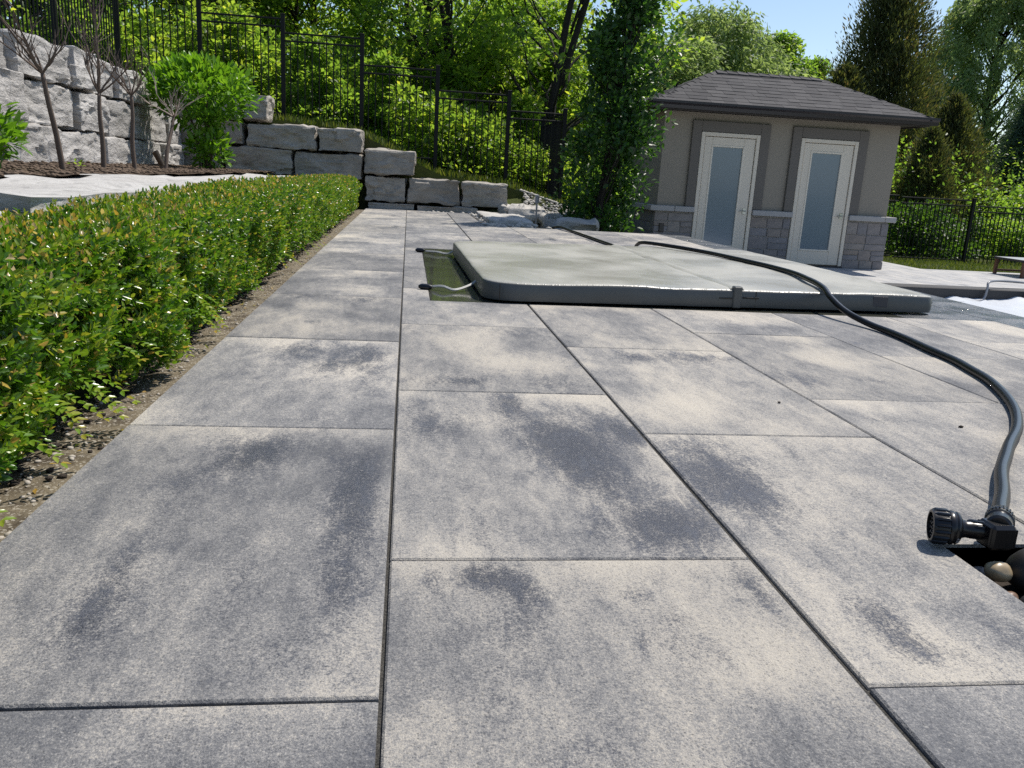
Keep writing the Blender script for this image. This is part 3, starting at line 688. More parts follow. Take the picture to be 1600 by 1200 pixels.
mb = MB(); mb.tube([(1.80, 11.9, -.05), (1.80, 11.9, .24)], .012, 8); mb.tube([(1.80, 11.9, .24), (1.80, 11.9, .33)], .03, 10); mb.lathe([(0, .034), (.02, .03), (.03, .006)], (1.80, 11.9, .33), (0, 0, 1), 10)
tag(mb.build('garden_stake', 'grey_tube', smooth=True, sharp=40), 'thin grey stake standing between the two pale boulders', 'stake')

# ------------------------------------------------------------------ fences
class Pieces:
    """alike pieces share one mesh"""
    def __init__(s): s.c = {}
    def put(s, name, key, make, parent, loc, rz=0):
        if key not in s.c: s.c[key] = make()
        o = link(name, s.c[key], parent, loc); o.rotation_euler = (0, 0, rz); return o
PC = Pieces()
def fence(name, label, base, panels, posts, pick=.109, group=None):
    """panels: ((x0,y0),(x1,y1), ztop, zbot). posts: (x,y,z0,z1). Each post, rail and picket a part"""
    root = empty(name, base, label, 'fence', group); B = Vector(base)
    for (x, y, z0, z1) in posts:
        h = round(z1-z0, 3)
        def mk(h=h):
            m = MB(); m.box(-.032, .032, -.032, .032, 0, h-.012, .004); m.box(-.037, .037, -.037, .037, h-.012, h, .004); return m.mesh('post', 'black_metal')
        PC.put('post', ('post', h), mk, root, Vector((x, y, z0))-B)
    for (p0, p1, zt, zb) in panels:
        d = Vector((p1[0]-p0[0], p1[1]-p0[1], 0)); L = d.length; a = math.atan2(d.y, d.x); d.normalize()
        Lr = round(L-.066, 3)
        for zz in (zt-.013, zt-.128, zb+.075):
            def mk(Lr=Lr):
                m = MB(); m.box(0, Lr, -.0125, .0125, -.013, .013, .003); return m.mesh('rail', 'black_metal')
            PC.put('rail', ('rail', Lr), mk, root, Vector((p0[0], p0[1], zz))+d*.033-B, a)
        n = max(1, int(round(L/pick))-1)
        for i in range(n):
            tall = i % 2 == 1; h = round((zt-.026 if tall else zt-.141)-zb, 3)
            def mk(h=h):
                m = MB(); m.box(-.008, .008, -.0165, -.0125, 0, h); return m.mesh('picket', 'black_metal')
            q = Vector((p0[0], p0[1], zb))+d*(L*(i+1)/(n+1))
            def mk2(h=h):
                m = MB(); m.box(-.008, .008, -.008, .008, 0, h); return m.mesh('picket', 'black_metal')
            PC.put('picket', ('picket', h), mk2, root, q-B+Vector((-d.y, d.x, 0))*(.0215 if tall else .0215), a)
    return root
FY = 14.3
PX = [-4.45, -3.245, -1.993, -.775, .428, 1.603, 2.545]
ZT = [3.10, 2.80, 2.60, 2.21, 1.905, 1.665]
ZB = [1.52, 1.28, 1.12, .72, .415, .17]
panels = [((PX[i], FY), (PX[i+1], FY), ZT[i]-.03, ZB[i]) for i in range(6)]
posts = [(PX[0], FY, 1.3, 3.2)]+[(PX[i], FY, ZB[min(i, 5)]-.15, ZT[i-1]+.035) for i in range(1, 7)]
posts[6] = (PX[6], FY, .0, 1.72)
fence('stepped_metal_fence', 'black picket fence stepping down the hill behind the grey block wall', (-1, FY, .8), panels, posts)
pl = [((-4.45, FY), (-4.45, 11.9), 3.09, 1.50), ((-4.45, 11.9), (-4.45, 9.5), 3.09, 1.50), ((-4.45, 9.5), (-4.45, 7.1), 3.09, 1.50)]
fence('side_metal_fence', 'black picket fence seen almost end-on above the sunlit boulder wall', (-4.45, 10.7, 1.4), pl, [(-4.45, 11.9, 1.3, 3.2), (-4.45, 9.5, 1.3, 3.2), (-4.45, 7.1, 1.3, 3.2)])
pr_ = [((2.545, FY), (2.545, 16.7), 1.66, .10)]
fence('return_metal_fence', 'short dark picket fence section running away beside the columnar tree', (2.545, 15.5, .1), pr_, [(2.545, 16.7, -.1, 1.72)], .085)
RX = [8.5, 10.32, 12.01, 13.75, 15.5]; RT = [.68, .655, .55, .52]
RB = [-.70, -.72, -.80, -.86]
fence('boundary_fence', 'black picket fence on the grass to the right of the shed', (11.5, 17, -.8), [((RX[i], 17), (RX[i+1], 17), RT[i]-.03, RB[i]) for i in (1, 2, 3)]+[((RX[0], 17), (RX[1], 17), RT[0]-.03, RB[0])], [(RX[0], 17, -.8, .70), (RX[2], 17, -.9, .665), (RX[3], 17, -1.0, .56), (RX[4], 17, -1.0, .53)], .0965)

# ------------------------------------------------------------------ pool shed
SY = 13.5; X0, X1 = 3.98, 8.03; SB = 15.3; ZB0 = -.62
shed = empty('pool_shed', ((X0+X1)/2, SY, ZB0), 'taupe stucco pool shed with hipped shingle roof and two glazed doors', 'shed')
so = Vector(shed.location)
def part(mb, name, mat, parent=shed, smooth=False, sharp=None, pl=None):
    """link as a part whose origin sits at its centre"""
    a = np.array(mb.v); c = (a.min(0)+a.max(0))/2; mb.v = [tuple(np.array(p)-c) for p in mb.v]
    o = link(name, mb.mesh(name, mat, smooth, sharp), parent)
    w = Vector(c); p = parent; off = Vector((0, 0, 0))
    while p is not None: off += Vector(p.location); p = p.parent
    o.location = w-off; return o
mb = MB(); mb.box(X0+.03, X1-.03, SY, SB, ZB0, 1.735); wall = part(mb, 'wall', 'stucco')
bases = []
for a_, b_ in ((X0+.005, 4.617), (5.607, 6.299), (7.294, X1-.005)): mb = MB(); mb.box(a_, b_, SY-.03, SY-.0005, ZB0, .17); bases.append(part(mb, 'stone_base', 'mortar'))
mb = MB(); mb.box(X0+.001, X0+.0295, SY, SB, ZB0, .17); bases.append(part(mb, 'stone_base', 'mortar'))
mb = MB(); mb.box(X1-.0295, X1-.001, SY, SB, ZB0, .17); bases.append(part(mb, 'stone_base', 'mortar'))
base = bases[0]
D1 = (4.622, 5.602); D2 = (6.304, 7.289)
g = random.Random(5)
rows = [(.165, .19), (.125, .10), (.135, .15), (.11, .11), (.165, .2)]
def veneer(u0, u1, place):
    z = ZB0+.008
    hs = [.205, .145, .175, .105, .135]; g.shuffle(hs)
    for h in hs:
        x = u0+.006
        while x < u1-.02:
            w = g.uniform(.16, .44)
            if u1-.006-(x+w) < .12: w = u1-.006-x
            if h > .17 and g.random() < .35:
                place(x, x+w, z, z+h*.5-.004); place(x, x+w, z+h*.5+.004, z+h-.008)
            else: place(x, x+w, z, z+h-.008)
            x += w+.010
        z += h+.002
def pf(a, b, z0, z1):
    pr = g.uniform(.012, .024); m = MB(); m.box(a, b, SY-.03-pr, SY-.012, z0, z1, .006); part(m, 'stone', 'veneer', base)
def plft(a, b, z0, z1):
    pr = g.uniform(.010, .02); m = MB(); m.box(X0-pr, X0+.02, a, b, z0, z1, .006); part(m, 'stone', 'veneer', base)
def prt(a, b, z0, z1):
    pr = g.uniform(.010, .02); m = MB(); m.box(X1-.02, X1+pr, a, b, z0, z1, .006); part(m, 'stone', 'veneer', base)
for k_, (a, b) in enumerate(((X0-.012, D1[0]-.005), (D1[1]+.005, D2[0]-.005), (D2[1]+.005, X1+.012))): base = bases[k_]; veneer(a, b, pf)
base = bases[3]; veneer(SY-.008, SB, plft); base = bases[4]; veneer(SY-.008, SB, prt)
def sill(x0, x1, y0, y1):
    m = MB(); m.box(x0, x1, y0, y1, .178, .266, .008); part(m, 'sill', 'sill_stone')
sill(X0-.10, X0+.30, SY-.105, SY-.002); sill(X0+.304, D1[0]-.005, SY-.105, SY-.002); sill(D1[1]+.005, D2[0]-.005, SY-.105, SY-.002); sill(D2[1]+.005, 7.93, SY-.105, SY-.002); sill(7.934, X1+.10, SY-.105, SY-.002)
sill(X0-.10, X0+.028, SY, SB+.08); sill(X1-.028, X1+.10, SY, SB+.08)
for (a, b), lab in ((D1, 'left door, by the columnar tree'), (D2, 'right door, by the shed corner')):
    tx0, tx1 = a-.155, b+.165
    m = MB(); m.box(tx0, a-.004, SY-.055, SY-.001, .268, 1.615, .006); m.box(b+.004, tx1, SY-.055, SY-.001, .268, 1.615, .006); m.box(a-.003, b+.003, SY-.055, SY-.001, 1.452, 1.615, .006); part(m, 'door_surround', 'stucco_trim')
    door = MB(); fy = SY-.062
    door.box(a, a+.062, fy, SY-.002, ZB0+.03, 1.445, .006); door.box(b-.062, b, fy, SY-.002, ZB0+.03, 1.445, .006); door.box(a+.063, b-.063, fy, SY-.002, 1.383, 1.445, .006)
    df = part(door, 'door', 'door_paint')
    x0, x1 = a+.071, b-.071; ly = fy+.018; z0, z1 = ZB0+.045, 1.374; gx0, gx1 = a+.215, b-.27; gz0, gz1 = -.325, 1.225
    m = MB(); m.box(x0, gx0-.022, ly, SY-.004, z0, z1, .004); m.box(gx1+.022, x1, ly, SY-.004, z0, z1, .004); m.box(gx0-.0215, gx1+.0215, ly, SY-.004, gz1+.022, z1, .004); m.box(gx0-.0215, gx1+.0215, ly, SY-.004, z0, gz0-.022, .004)
    part(m, 'leaf', 'door_paint', df)
    m = MB(); by = ly-.009
    m.box(gx0-.03, gx0, by, SY-.006, gz0-.03, gz1+.03, .005); m.box(gx1, gx1+.03, by, SY-.006, gz0-.03, gz1+.03, .005); m.box(gx0+.0005, gx1-.0005, by, SY-.006, gz1, gz1+.03, .005); m.box(gx0+.0005, gx1-.0005, by, SY-.006, gz0-.03, gz0, .005)
    part(m, 'glazing_bead', 'door_bead', df)
    m = MB(); m.box(gx0+.001, gx1-.001, ly+.014, ly+.022, gz0+.001, gz1-.001); part(m, 'glass', 'glass', df)
    m = MB(); hx = x1-.055
    m.box(hx-.03, hx+.03, ly-.008, ly-.0005, .19, .29, .004); m.lathe([(0, .011), (.045, .011)], (hx, ly-.008, .24), (0, -1, 0), 12); m.box(hx-.10, hx+.015, ly-.062, ly-.048, .231, .249, .006)
    part(m, 'handle', 'chrome', df)
    m = MB(); m.box(a-.01, b+.01, SY-.09, SY-.003, ZB0+.001, ZB0+.028, .004); part(m, 'threshold', 'dark_coping', df)
m = MB(); m.box(4.06, 4.14, SY-.075, SY-.05, -.16, -.02, .006); part(m, 'outlet_box', 'black_plastic')
# eaves and roof
EX0, EX1, EY0, EY1 = 3.73, 8.26, 13.08, 15.72; EZ = 1.845
m = MB(); m.box(EX0+.02, EX1-.02, EY0+.02, EY1-.02, 1.738, 1.748); part(m, 'soffit', 'soffit')
m = MB()
for x0, x1, y0, y1 in ((EX0+.012, EX1-.012, EY0+.008, EY0+.03), (EX0+.012, EX1-.012, EY1-.03, EY1-.008), (EX0+.008, EX0+.03, EY0+.031, EY1-.031), (EX1-.03, EX1-.008, EY0+.031, EY1-.031)): m.box(x0, x1, y0, y1, 1.715, 1.838, .003)
part(m, 'fascia', 'soffit')
def gutter_run(p0, p1, out):
    """K-style gutter profile swept between two points; 'out' points away from the wall"""
    prof = [(0, .012), (0, .105), (.012, .108), (.012, .045), (.05, .02), (.062, .06), (.085, .075), (.098, .085), (.098, .112), (.106, .112), (.106, .078), (.09, .066), (.07, .05), (.06, .0), (.01, .0)]
    V = []; n = len(prof)
    for p in (p0, p1):
        for a, b in prof: V.append((p[0]+out[0]*a, p[1]+out[1]*a, 1.735+b))
    F = [(i, (i+1) % n, n+(i+1) % n, n+i) for i in range(n)]+[tuple(range(n-1, -1, -1)), tuple(range(n, 2*n))]
    return V, F
m = MB()
m.add(*gutter_run((EX0-.09, EY0+.006), (EX1+.09, EY0+.006), (0, -1))); m.add(*gutter_run((EX1-.006, EY0+.01), (EX1-.006, EY1-.01), (1, 0)))
m.add(*gutter_run((EX0+.006, EY1-.01), (EX0+.006, EY0+.01), (-1, 0))); m.add(*gutter_run((EX1+.09, EY1-.006), (EX0-.09, EY1-.006), (0, 1)))
part(m, 'gutter', 'gutter')
RY = (EY0+EY1)/2; run = RY-EY0; RZ = 2.475; slope = math.atan2(RZ-EZ, run)
RXa, RXb = EX0+run+.02, EX1-run-.02
m = MB(); m.add([(EX0, EY0, EZ), (EX1, EY0, EZ), (EX1, EY1, EZ), (EX0, EY1, EZ), (RXa, RY, RZ), (RXb, RY, RZ)], [(0, 1, 5, 4), (1, 2, 5), (2, 3, 4, 5), (3, 0, 4), (3, 2, 1, 0)])
roof = part(m, 'roof', 'shingle')
# shingles: each tab a piece, laid course over course on all four slopes
def tabs(e0, e1, r0, r1, ncourse=10, tw=.25):
    """e0,e1 eave corners, r0,r1 ridge ends (r0==r1 on the hip ends)"""
    e0, e1, r0, r1 = map(Vector, (e0, e1, r0, r1)); g = random.Random(int(e0.x*100+e0.y*10))
    al = (e1-e0).normalized(); up = ((r0+r1)/2-(e0+e1)/2); up -= al*up.dot(al); H = up.length; up.normalize(); nn = al.cross(up)
    if nn.z < 0: nn = -nn
    for c in range(ncourse):
        t0, t1 = c/ncourse, min(1.0, (c+1.12)/ncourse)
        a0, b0 = e0.lerp(r0, t0), e1.lerp(r1, t0); a1, b1 = e0.lerp(r0, min(1, (c+1)/ncourse)), e1.lerp(r1, min(1, (c+1)/ncourse))
        L = (b0-a0).length; x = -g.uniform(0, tw)
        while x < L:
            w = tw*g.uniform(.75, 1.2); xa, xb = max(0, x), min(L, x+w-.003); x += w
            if xb-xa < .04: continue
            th = g.choice((.007, .009, .011)); ov = H/ncourse*1.12; low = g.uniform(-.003, .002)
            base = a0+up*low
            def at(u, s, hh): return base+al*u+up*s+nn*hh
            tl = (a1-a0).dot(al); tr = L+(b1-b0).dot(al)
            ua, ub = max(xa, min(tl, xb)) if xa < tl else xa, min(xb, max(tr, xa)) if xb > tr else xb
            V = [at(xa, 0, .002), at(xb, 0, .002), at(max(ub, ua), ov, .001), at(ua, ov, .001), at(xa, 0, th), at(xb, 0, th), at(max(ub, ua), ov, .003), at(ua, ov, .003)]
            F = [(3, 2, 1, 0), (4, 5, 6, 7), (0, 1, 5, 4), (1, 2, 6, 5), (2, 3, 7, 6), (3, 0, 4, 7)]
            mm = MB(); mm.add(V, F); part(mm, 'shingle', 'shingle', roof)
A, B_, C_, D_ = (EX0-.03, EY0-.03, EZ-.012), (EX1+.03, EY0-.03, EZ-.012), (EX1+.03, EY1+.03, EZ-.012), (EX0-.03, EY1+.03, EZ-.012)
P, Q = (RXa, RY, RZ), (RXb, RY, RZ)
tabs(A, B_, P, Q); tabs(D_, A, P, P); tabs(B_, C_, Q, Q); tabs(C_, D_, Q, P, 5, .9)
def caps(p, q, n, w=.115, step=None):
    p, q = Vector(p), Vector(q); d = (q-p); L = d.length; d.normalize(); side = d.cross(Vector((0, 0, 1))).normalized(); up = side.cross(d)
    drop = .062 if abs(d.z) > .1 else .055
    for i in range(n):
        a, b = p+d*(L*i/n), p+d*(L*(i+1.25)/n if i < n-1 else L)
        th = .020; lo = .007
        V = [a-side*w-up*(drop-.02), a+up*th, a+side*w-up*(drop-.02), b-side*w-up*(drop-.012), b+up*lo, b+side*w-up*(drop-.012)]
        V += [v-up*.012 for v in V]
        F = [(0, 1, 4, 3), (1, 2, 5, 4), (6, 9, 10, 7), (7, 10, 11, 8), (0, 6, 7, 1), (1, 7, 8, 2), (3, 4, 10, 9), (4, 5, 11, 10), (0, 3, 9, 6), (2, 8, 11, 5)]
        mm = MB(); mm.add(V, F); part(mm, 'hip_cap', 'shingle', roof)
for e, r in ((A, P), (B_, Q), (C_, Q), (D_, P)): caps(e, Vector(r)+Vector((0, 0, .005)), 10)
caps(Vector(P)+Vector((0, 0, .012)), Vector(Q)+Vector((0, 0, .012)), 10)

# ------------------------------------------------------------------ lower terrace, pool
ZL = -.615
mb = MB(); mb.box(3.35, 9.1, 11.32, 15.5, -.9, ZL-.02); mb.box(9.1, 16, 9.0, 14.0, -.9, ZL-.021)
low = tag(mb.build('lower_terrace', 'joint'), 'lower pale slab terrace around the pool and shed', kind='structure'); lo = Vector(low.location)
g = random.Random(9); sid2 = 2000
x = 3.37; row = 0
while x < 15.9:
    y = 9.02-g.uniform(0, .9)
    while y < 15.4:
        y1 = y+1.05
        r = [(x+.003, x+.602, max(y, 9.0)+.003, y1-.003)]
        for hole in ((0, 9.1, 0, 11.315), (X0-.005, X1+.005, SY-.034, 30), (9.1, 30, 14.0, 30), (0, 9.1, 15.45, 30), (0, 3.37, 0, 30)): r = [q for rr in r for q in subtract(rr, hole)]
        for q in r:
            sid2 += 1; o = make_slab(*q, ZL, None, sid2, mat='far_paver'); o.parent = low; o.location = Vector(o.location)-lo
        y = y1
    x += .605
# pool: dark coping, white sheet
mb = MB(); mb.box(3.35, 9.1, 11.0, 11.315, -.78, ZL+.012, .012); mb.box(8.9, 9.1-.001, 1.5, 10.998, -.78, ZL+.012, .012)
tag(mb.build('pool_coping', 'dark_coping'), 'dark coping edge along the far side of the pool', kind='structure')
mb = MB(); mb.box(3.4, 9.1, 11.02, 11.1, -1.7, -.782); mb.box(9.0, 9.1, 1.5, 11.0, -1.7, -.782); tag(mb.build('pool_wall', 'dark_coping'), kind='structure')
xs = np.linspace(3.36, 8.98, 120); ys = np.linspace(1.5, 11.0, 160)
def zsheet(x, y):
    e = min(1, max(0, (y-10.0)/1.0)); e2 = min(1, max(0, (x-8.2)/.8))
    w = mnoise.noise(Vector((x*3.2, y*.7, 0)))*.05*e+abs(mnoise.noise(Vector((x*5+y*2, y*1.2, 3))))*.05*e+mnoise.noise(Vector((x*1.1, y*3, 7)))*.05*e2
    return -.80+w+.012*mnoise.noise(Vector((x*1.2, y*1.2, 1)))+.05*e*e
V = [(x, y, zsheet(x, y)) for y in ys for x in xs]; n = len(xs)
me = bpy.data.meshes.new('pool_sheet'); me.from_pydata(V, [], [(j*n+i, j*n+i+1, (j+1)*n+i+1, (j+1)*n+i) for j in range(len(ys)-1) for i in range(n-1)]); me.shade_smooth(); setmat(me, 'white_liner')
tag(link('pool_sheet', me), 'white wrinkled pool sheet stretched below the dark coping', 'pool cover')
mb = MB(); mb.tube(spline([(7.0, 10.3, -.775), (7.45, 10.62, -.775), (7.85, 10.8, -.77), (8.08, 10.9, -.755), (8.17, 10.95, -.70), (8.2, 10.97, -.58), (8.22, 11.0, -.515), (8.32, 11.06, -.49), (8.6, 11.2, -.495), (9.05, 11.33, -.52), (9.6, 11.45, -.57), (10.4, 11.5, -.595)], 8), .017, 8)
tag(mb.build('grey_tube', 'grey_tube', smooth=True), 'thin grey hose bent up from the white sheet over the coping', 'hose')

# ------------------------------------------------------------------ lounger at the right edge
lounger = empty('low_lounger', (11.4, 13.4, ZL), 'low brown-legged lounger with pale grey top at the right edge', 'lounger')
def lp(mb, name, mat): return part(mb, name, mat, lounger)
LX0, LX1, LY0, LY1 = 10.32, 12.25, 13.05, 13.75
m = MB(); m.box(LX0, LX1, LY0, LY1, ZL+.285, ZL+.30, .004); lp(m, 'top', 'sling')
m = MB(); m.box(LX0-.02, LX1+.02, LY0-.03, LY0-.002, ZL+.262, ZL+.302, .004); m.box(LX0-.02, LX1+.02, LY1+.002, LY1+.03, ZL+.262, ZL+.302, .004); m.box(LX0-.02, LX0-.001, LY0, LY1, ZL+.262, ZL+.30, .004); lp(m, 'frame', 'dark_coping')
for px in (LX0, LX1-.06):
    for py in (LY0-.02, LY1-.04):
        m = MB(); m.box(px, px+.05, py, py+.05, ZL, ZL+.261, .004); lp(m, 'leg', 'rust_wood')
m = MB(); m.box(LX0+.052, LX1-.062, LY0-.01, LY0+.02, ZL+.05, ZL+.085, .004); m.box(LX0+.052, LX1-.062, LY1-.03, LY1, ZL+.05, ZL+.085, .004); lp(m, 'stretcher', 'rust_wood')

# ------------------------------------------------------------------ spa cover
CFL, CFR, CBR, CBL = (.375, 3.975), (2.80, 4.125), (2.80, 6.78), (.335, 6.375)
def cv(u, v): # u along the front, v towards the back
    return (CFL[0]*(1-u)*(1-v)+CFR[0]*u*(1-v)+CBR[0]*u*v+CBL[0]*(1-u)*v, CFL[1]*(1-u)*(1-v)+CFR[1]*u*(1-v)+CBR[1]*u*v+CBL[1]*(1-u)*v)
cover = empty('spa_cover', (1.6, 5.3, 0), 'wet olive-grey folding spa cover lying flat on the patio', 'spa cover')
def cover_half(u0, u1, radL, radR):
    """rounded outline in cover space, then lifted; top slightly crowned, pillow edge"""
    w, d = 2.43, 2.5
    def arc(cx, cy, r, a0, a1, n=7): return [(cx+r*math.cos(a0+(a1-a0)*i/n), cy+r*math.sin(a0+(a1-a0)*i/n)) for i in range(n+1)]
    x0, x1 = u0*w, u1*w; o = []
    o += arc(x0+radL, radL, radL, R(180), R(270)) if radL else [(x0, 0)]
    o += [(x0+radL+(x1-radR-x0-radL)*i/14, 0) for i in range(1, 14)]
    o += arc(x1-radR, radR, radR, R(270), R(360)) if radR else [(x1, 0)]
    o += [(x1, radR+(d-2*radR)*i/14) for i in range(1, 14)]
    o += arc(x1-radR, d-radR, radR, 0, R(90)) if radR else [(x1, d)]
    o += [(x1-radR-(x1-radR-x0-radL)*i/14, d) for i in range(1, 14)]
    o += arc(x0+radL, d-radL, radL, R(90), R(180)) if radL else [(x0, d)]
    o += [(x0, d-radL-(d-2*radL)*i/14) for i in range(1, 14)]
    n = len(o); cx, cyy = (x0+x1)/2, d/2
    rings = [(0.0, .012, 1), (.0, .03, 1), (.0, .088, 1), (.003, .096, 0), (.010, .101, 0), (.03, .104, 0), (.10, .106, 0), (.3, .110, 0), (.55, .113, 0), (.8, .115, 0), (.97, .116, 0)]
    V = []
    for ins, z, side in rings:
        for i, (x, y) in enumerate(o):
            k = ins; px, py = x+(cx-x)*k, y+(cyy-y)*k
            if ins == 0 and .02 < z < .08: px += (cx-x)*-.003; py += (cyy-y)*-.003
            q = cv(px/w, py/d)
            zz = z+(.006*mnoise.noise(Vector((px*2.2, py*2.2, 4)))+.004*mnoise.noise(Vector((px*7, py*7, 1))) if not side else .002*mnoise.noise(Vector((px*6, py*6, 2))))
            V.append((q[0]-1.6, q[1]-5.3, zz))
    F = []; mi = []
    for r in range(len(rings)-1):
        for i in range(n):
            a, b = r*n+i, r*n+(i+1) % n; F.append((a, b, b+n, a+n)); mi.append(0 if r < 3 else 1)
    F.append(tuple((len(rings)-1)*n+i for i in range(n))); mi.append(1); F.append(tuple(range(n-1, -1, -1))); mi.append(0)
    me = bpy.data.meshes.new('panel'); me.from_pydata(V, [], F); setmat(me, ['cover_side', 'cover_top']); me.polygons.foreach_set('material_index', mi); me.shade_smooth(); me.set_sharp_from_angle(angle=R(50))
    return link('panel', me, cover)
UH = .534
cover_half(0, UH-.0012, .17, .006); cover_half(UH+.0012, 1, .006, .05)
co = Vector(cover.location)
def cpart(mb, name, mat, **k): return part(mb, name, mat, cover, **k)
hx, hy = cv(UH, 0)
m = MB(); n_ = 24
for i in range(n_+1):
    v_ = .004+.992*i/n_
    for u_, z_ in ((UH-.016, .1035), (UH-.008, .1105), (UH, .112), (UH+.008, .1105), (UH+.016, .1035)):
        q_ = cv(u_, v_); m.v.append((q_[0], q_[1], z_+.0025*mnoise.noise(Vector((q_[0]*6, q_[1]*6, 1)))))
m.f = [(i*5+k, i*5+k+1, (i+1)*5+k+1, (i+1)*5+k) for i in range(n_) for k in range(4)]; m.mi = [0]*len(m.f)
cpart(m, 'hinge_strip', 'cover_top', smooth=True)
m = MB(); m.box(hx-.025, hx+.02, hy-.012, hy+.03, .008, .118, .005); cpart(m, 'hinge_flap', 'cover_side')
m = MB(); m.box(hx-.10, hx-.03, hy-.010, hy-.001, .054, .061, .001); m.box(hx+.028, hx+.115, hy-.004, hy+.004, .058, .066, .001); cpart(m, 'webbing', 'black_plastic')
for uu in (.575, .03):
    q = cv(uu, 0); m = MB(); m.tube([(q[0], q[1]-.0015, .015), (q[0], q[1]-.0015, .095)], .0022, 5); cpart(m, 'seam', 'black_plastic')
q0, q1 = cv(.848, 0), cv(.882, 0); m = MB(); m.box(q0[0], q1[0], q0[1]-.003, q0[1]+.02, .035, .09, .001); cpart(m, 'patch', 'cover_patch')
def strap(pts, wid, endpos, enddir):
    m = MB(); P = spline(pts, 6)
    for k in (0, 1):
        m.tube([p+Vector((0, k*wid*.6, .004*k)) for p in P], .0045, 6)
    s = cpart(m, 'strap', 'strap_grey', smooth=True)
    m = MB(); e = Vector(endpos); d = Vector(enddir).normalized(); m.tube([e-d*.035, e-d*.02, e+d*.02, e+d*.035], [.009, .016, .016, .008], 8); part(m, 'buckle', 'black_plastic', s, smooth=True, sharp=40)
strap([(.36, 6.20, .05), (.30, 6.23, .012), (.22, 6.27, .018), (.14, 6.36, .012)], .03, (.10, 6.40, .016), (-1, .2, 0))
strap([(.375, 4.42, .05), (.33, 4.38, .025), (.25, 4.30, .010), (.19, 4.33, .022), (.135, 4.38, .012)], .012, (.10, 4.36, .014), (-1, .25, 0))
strap([(2.79, 4.40, .04), (2.85, 4.43, .010), (2.93, 4.47, .008), (2.99, 4.50, .008)], .04, (3.02, 4.53, .014), (1, .2, 0))

# ------------------------------------------------------------------ garden hose with nozzle
hose = empty('garden_hose', (2.0, 4.0, 0), 'black ribbed garden hose running over the spa cover to the near right', 'hose')
HP = [(1.75, 11.3, -.20), (1.80, 10.3, .012), (1.876, 9.536, .016), (1.89, 8.9, .016), (1.901, 8.221, .016), (1.92, 7.4, .016), (1.90, 7.0, .030), (1.90, 6.86, .098), (1.915, 6.72, .128), (2.02, 6.45, .133), (2.176, 6.005, .131), (2.26, 5.361, .131), (2.285, 4.829, .131), (2.205, 4.36, .131), (2.155, 4.12, .122), (2.125, 3.98, .095), (2.118, 3.796, .050), (2.140, 3.609, .022), (2.138, 3.383, .016), (2.092, 3.077, .016), (2.045, 2.805, .016), (1.964, 2.533, .016), (1.832, 2.255, .016), (1.686, 2.032, .016), (1.53, 1.852, .017), (1.362, 1.661, .021), (1.225, 1.478, .030), (1.118, 1.345, .040), (1.086, 1.305, .044)]
def ribbed(pts, r, n=18):
    P = [p+Vector((mnoise.noise(p*5), mnoise.noise(p*5+Vector((7, 3, 1))), 0))*.0035 for p in spline(pts, 9)]; V = []; F = []; mi = []; prev = None
    for i, p in enumerate(P):
        t = (P[min(i+1, len(P)-1)]-P[max(i-1, 0)]).normalized()
        u = Vector((0, 0, 1)).cross(t); u = u.normalized() if u.length > 1e-4 else prev; prev = u; w = t.cross(u)
        for k in range(n):
            a = 2*math.pi*k/n; rr = r*(1+.025*math.cos(a*6)); V.append(p+(u*math.cos(a)+w*math.sin(a))*rr)
    for i in range(len(P)-1):
        for k in range(n):
            F.append((i*n+k, i*n+(k+1) % n, (i+1)*n+(k+1) % n, (i+1)*n+k)); mi.append(1 if k in (3, 4) else 0)
    return V, F, mi
V, F, mi = ribbed(HP, .0144); ho = Vector(hose.location)
me = bpy.data.meshes.new('hose_pipe'); me.from_pydata([Vector(v)-ho for v in V], [], F); setmat(me, ['hose_rubber', 'hose_stripe']); me.polygons.foreach_set('material_index', mi); me.shade_smooth(); link('pipe', me, hose)
def hp(mb, name, mat, parent=hose, **k): return part(mb, name, mat, parent, **k)
# coupling at the hose end
e = Vector((1.083, 1.300, .046)); hd = Vector((-.032, -.040, .002)).normalized()
m = MB(); m.lathe([(-.012, .016), (-.010, .0195), (.006, .0225), (.012, .0235), (.020, .0235), (.024, .022)], e, hd, 24)
for k in range(24):
    a = 2*math.pi*k/24; u = hd.orthogonal().normalized(); w = hd.cross(u); c = e+(u*math.cos(a)+w*math.sin(a))*.0228
    m.tube([c+hd*.004, c+hd*.022], .0018, 5)
hp(m, 'coupling', 'black_plastic', smooth=True, sharp=40)
# valve body: ribbed cuff and grip lever
vb = e+hd*.026
m = MB(); m.lathe([(0, .021), (.004, .024), (.010, .0245), (.013, .022), (.040, .022), (.044, .018)], vb, hd, 24); valve = hp(m, 'valve', 'black_plastic', smooth=True, sharp=35)
vc = Vector((1.042, 1.249, .0))
m = MB(); m.box(vc.x-.026, vc.x+.022, vc.y-.022, vc.y+.024, .012, .058, .006)
for k in range(6): m.box(vc.x+.0205, vc.x+.0255, vc.y-.018+k*.0068, vc.y-.0145+k*.0068, .015, .05, .001)
m.box(vc.x-.029, vc.x-.0245, vc.y-.020, vc.y+.020, .020, .056, .002)
hp(m, 'grip_block', 'black_plastic')
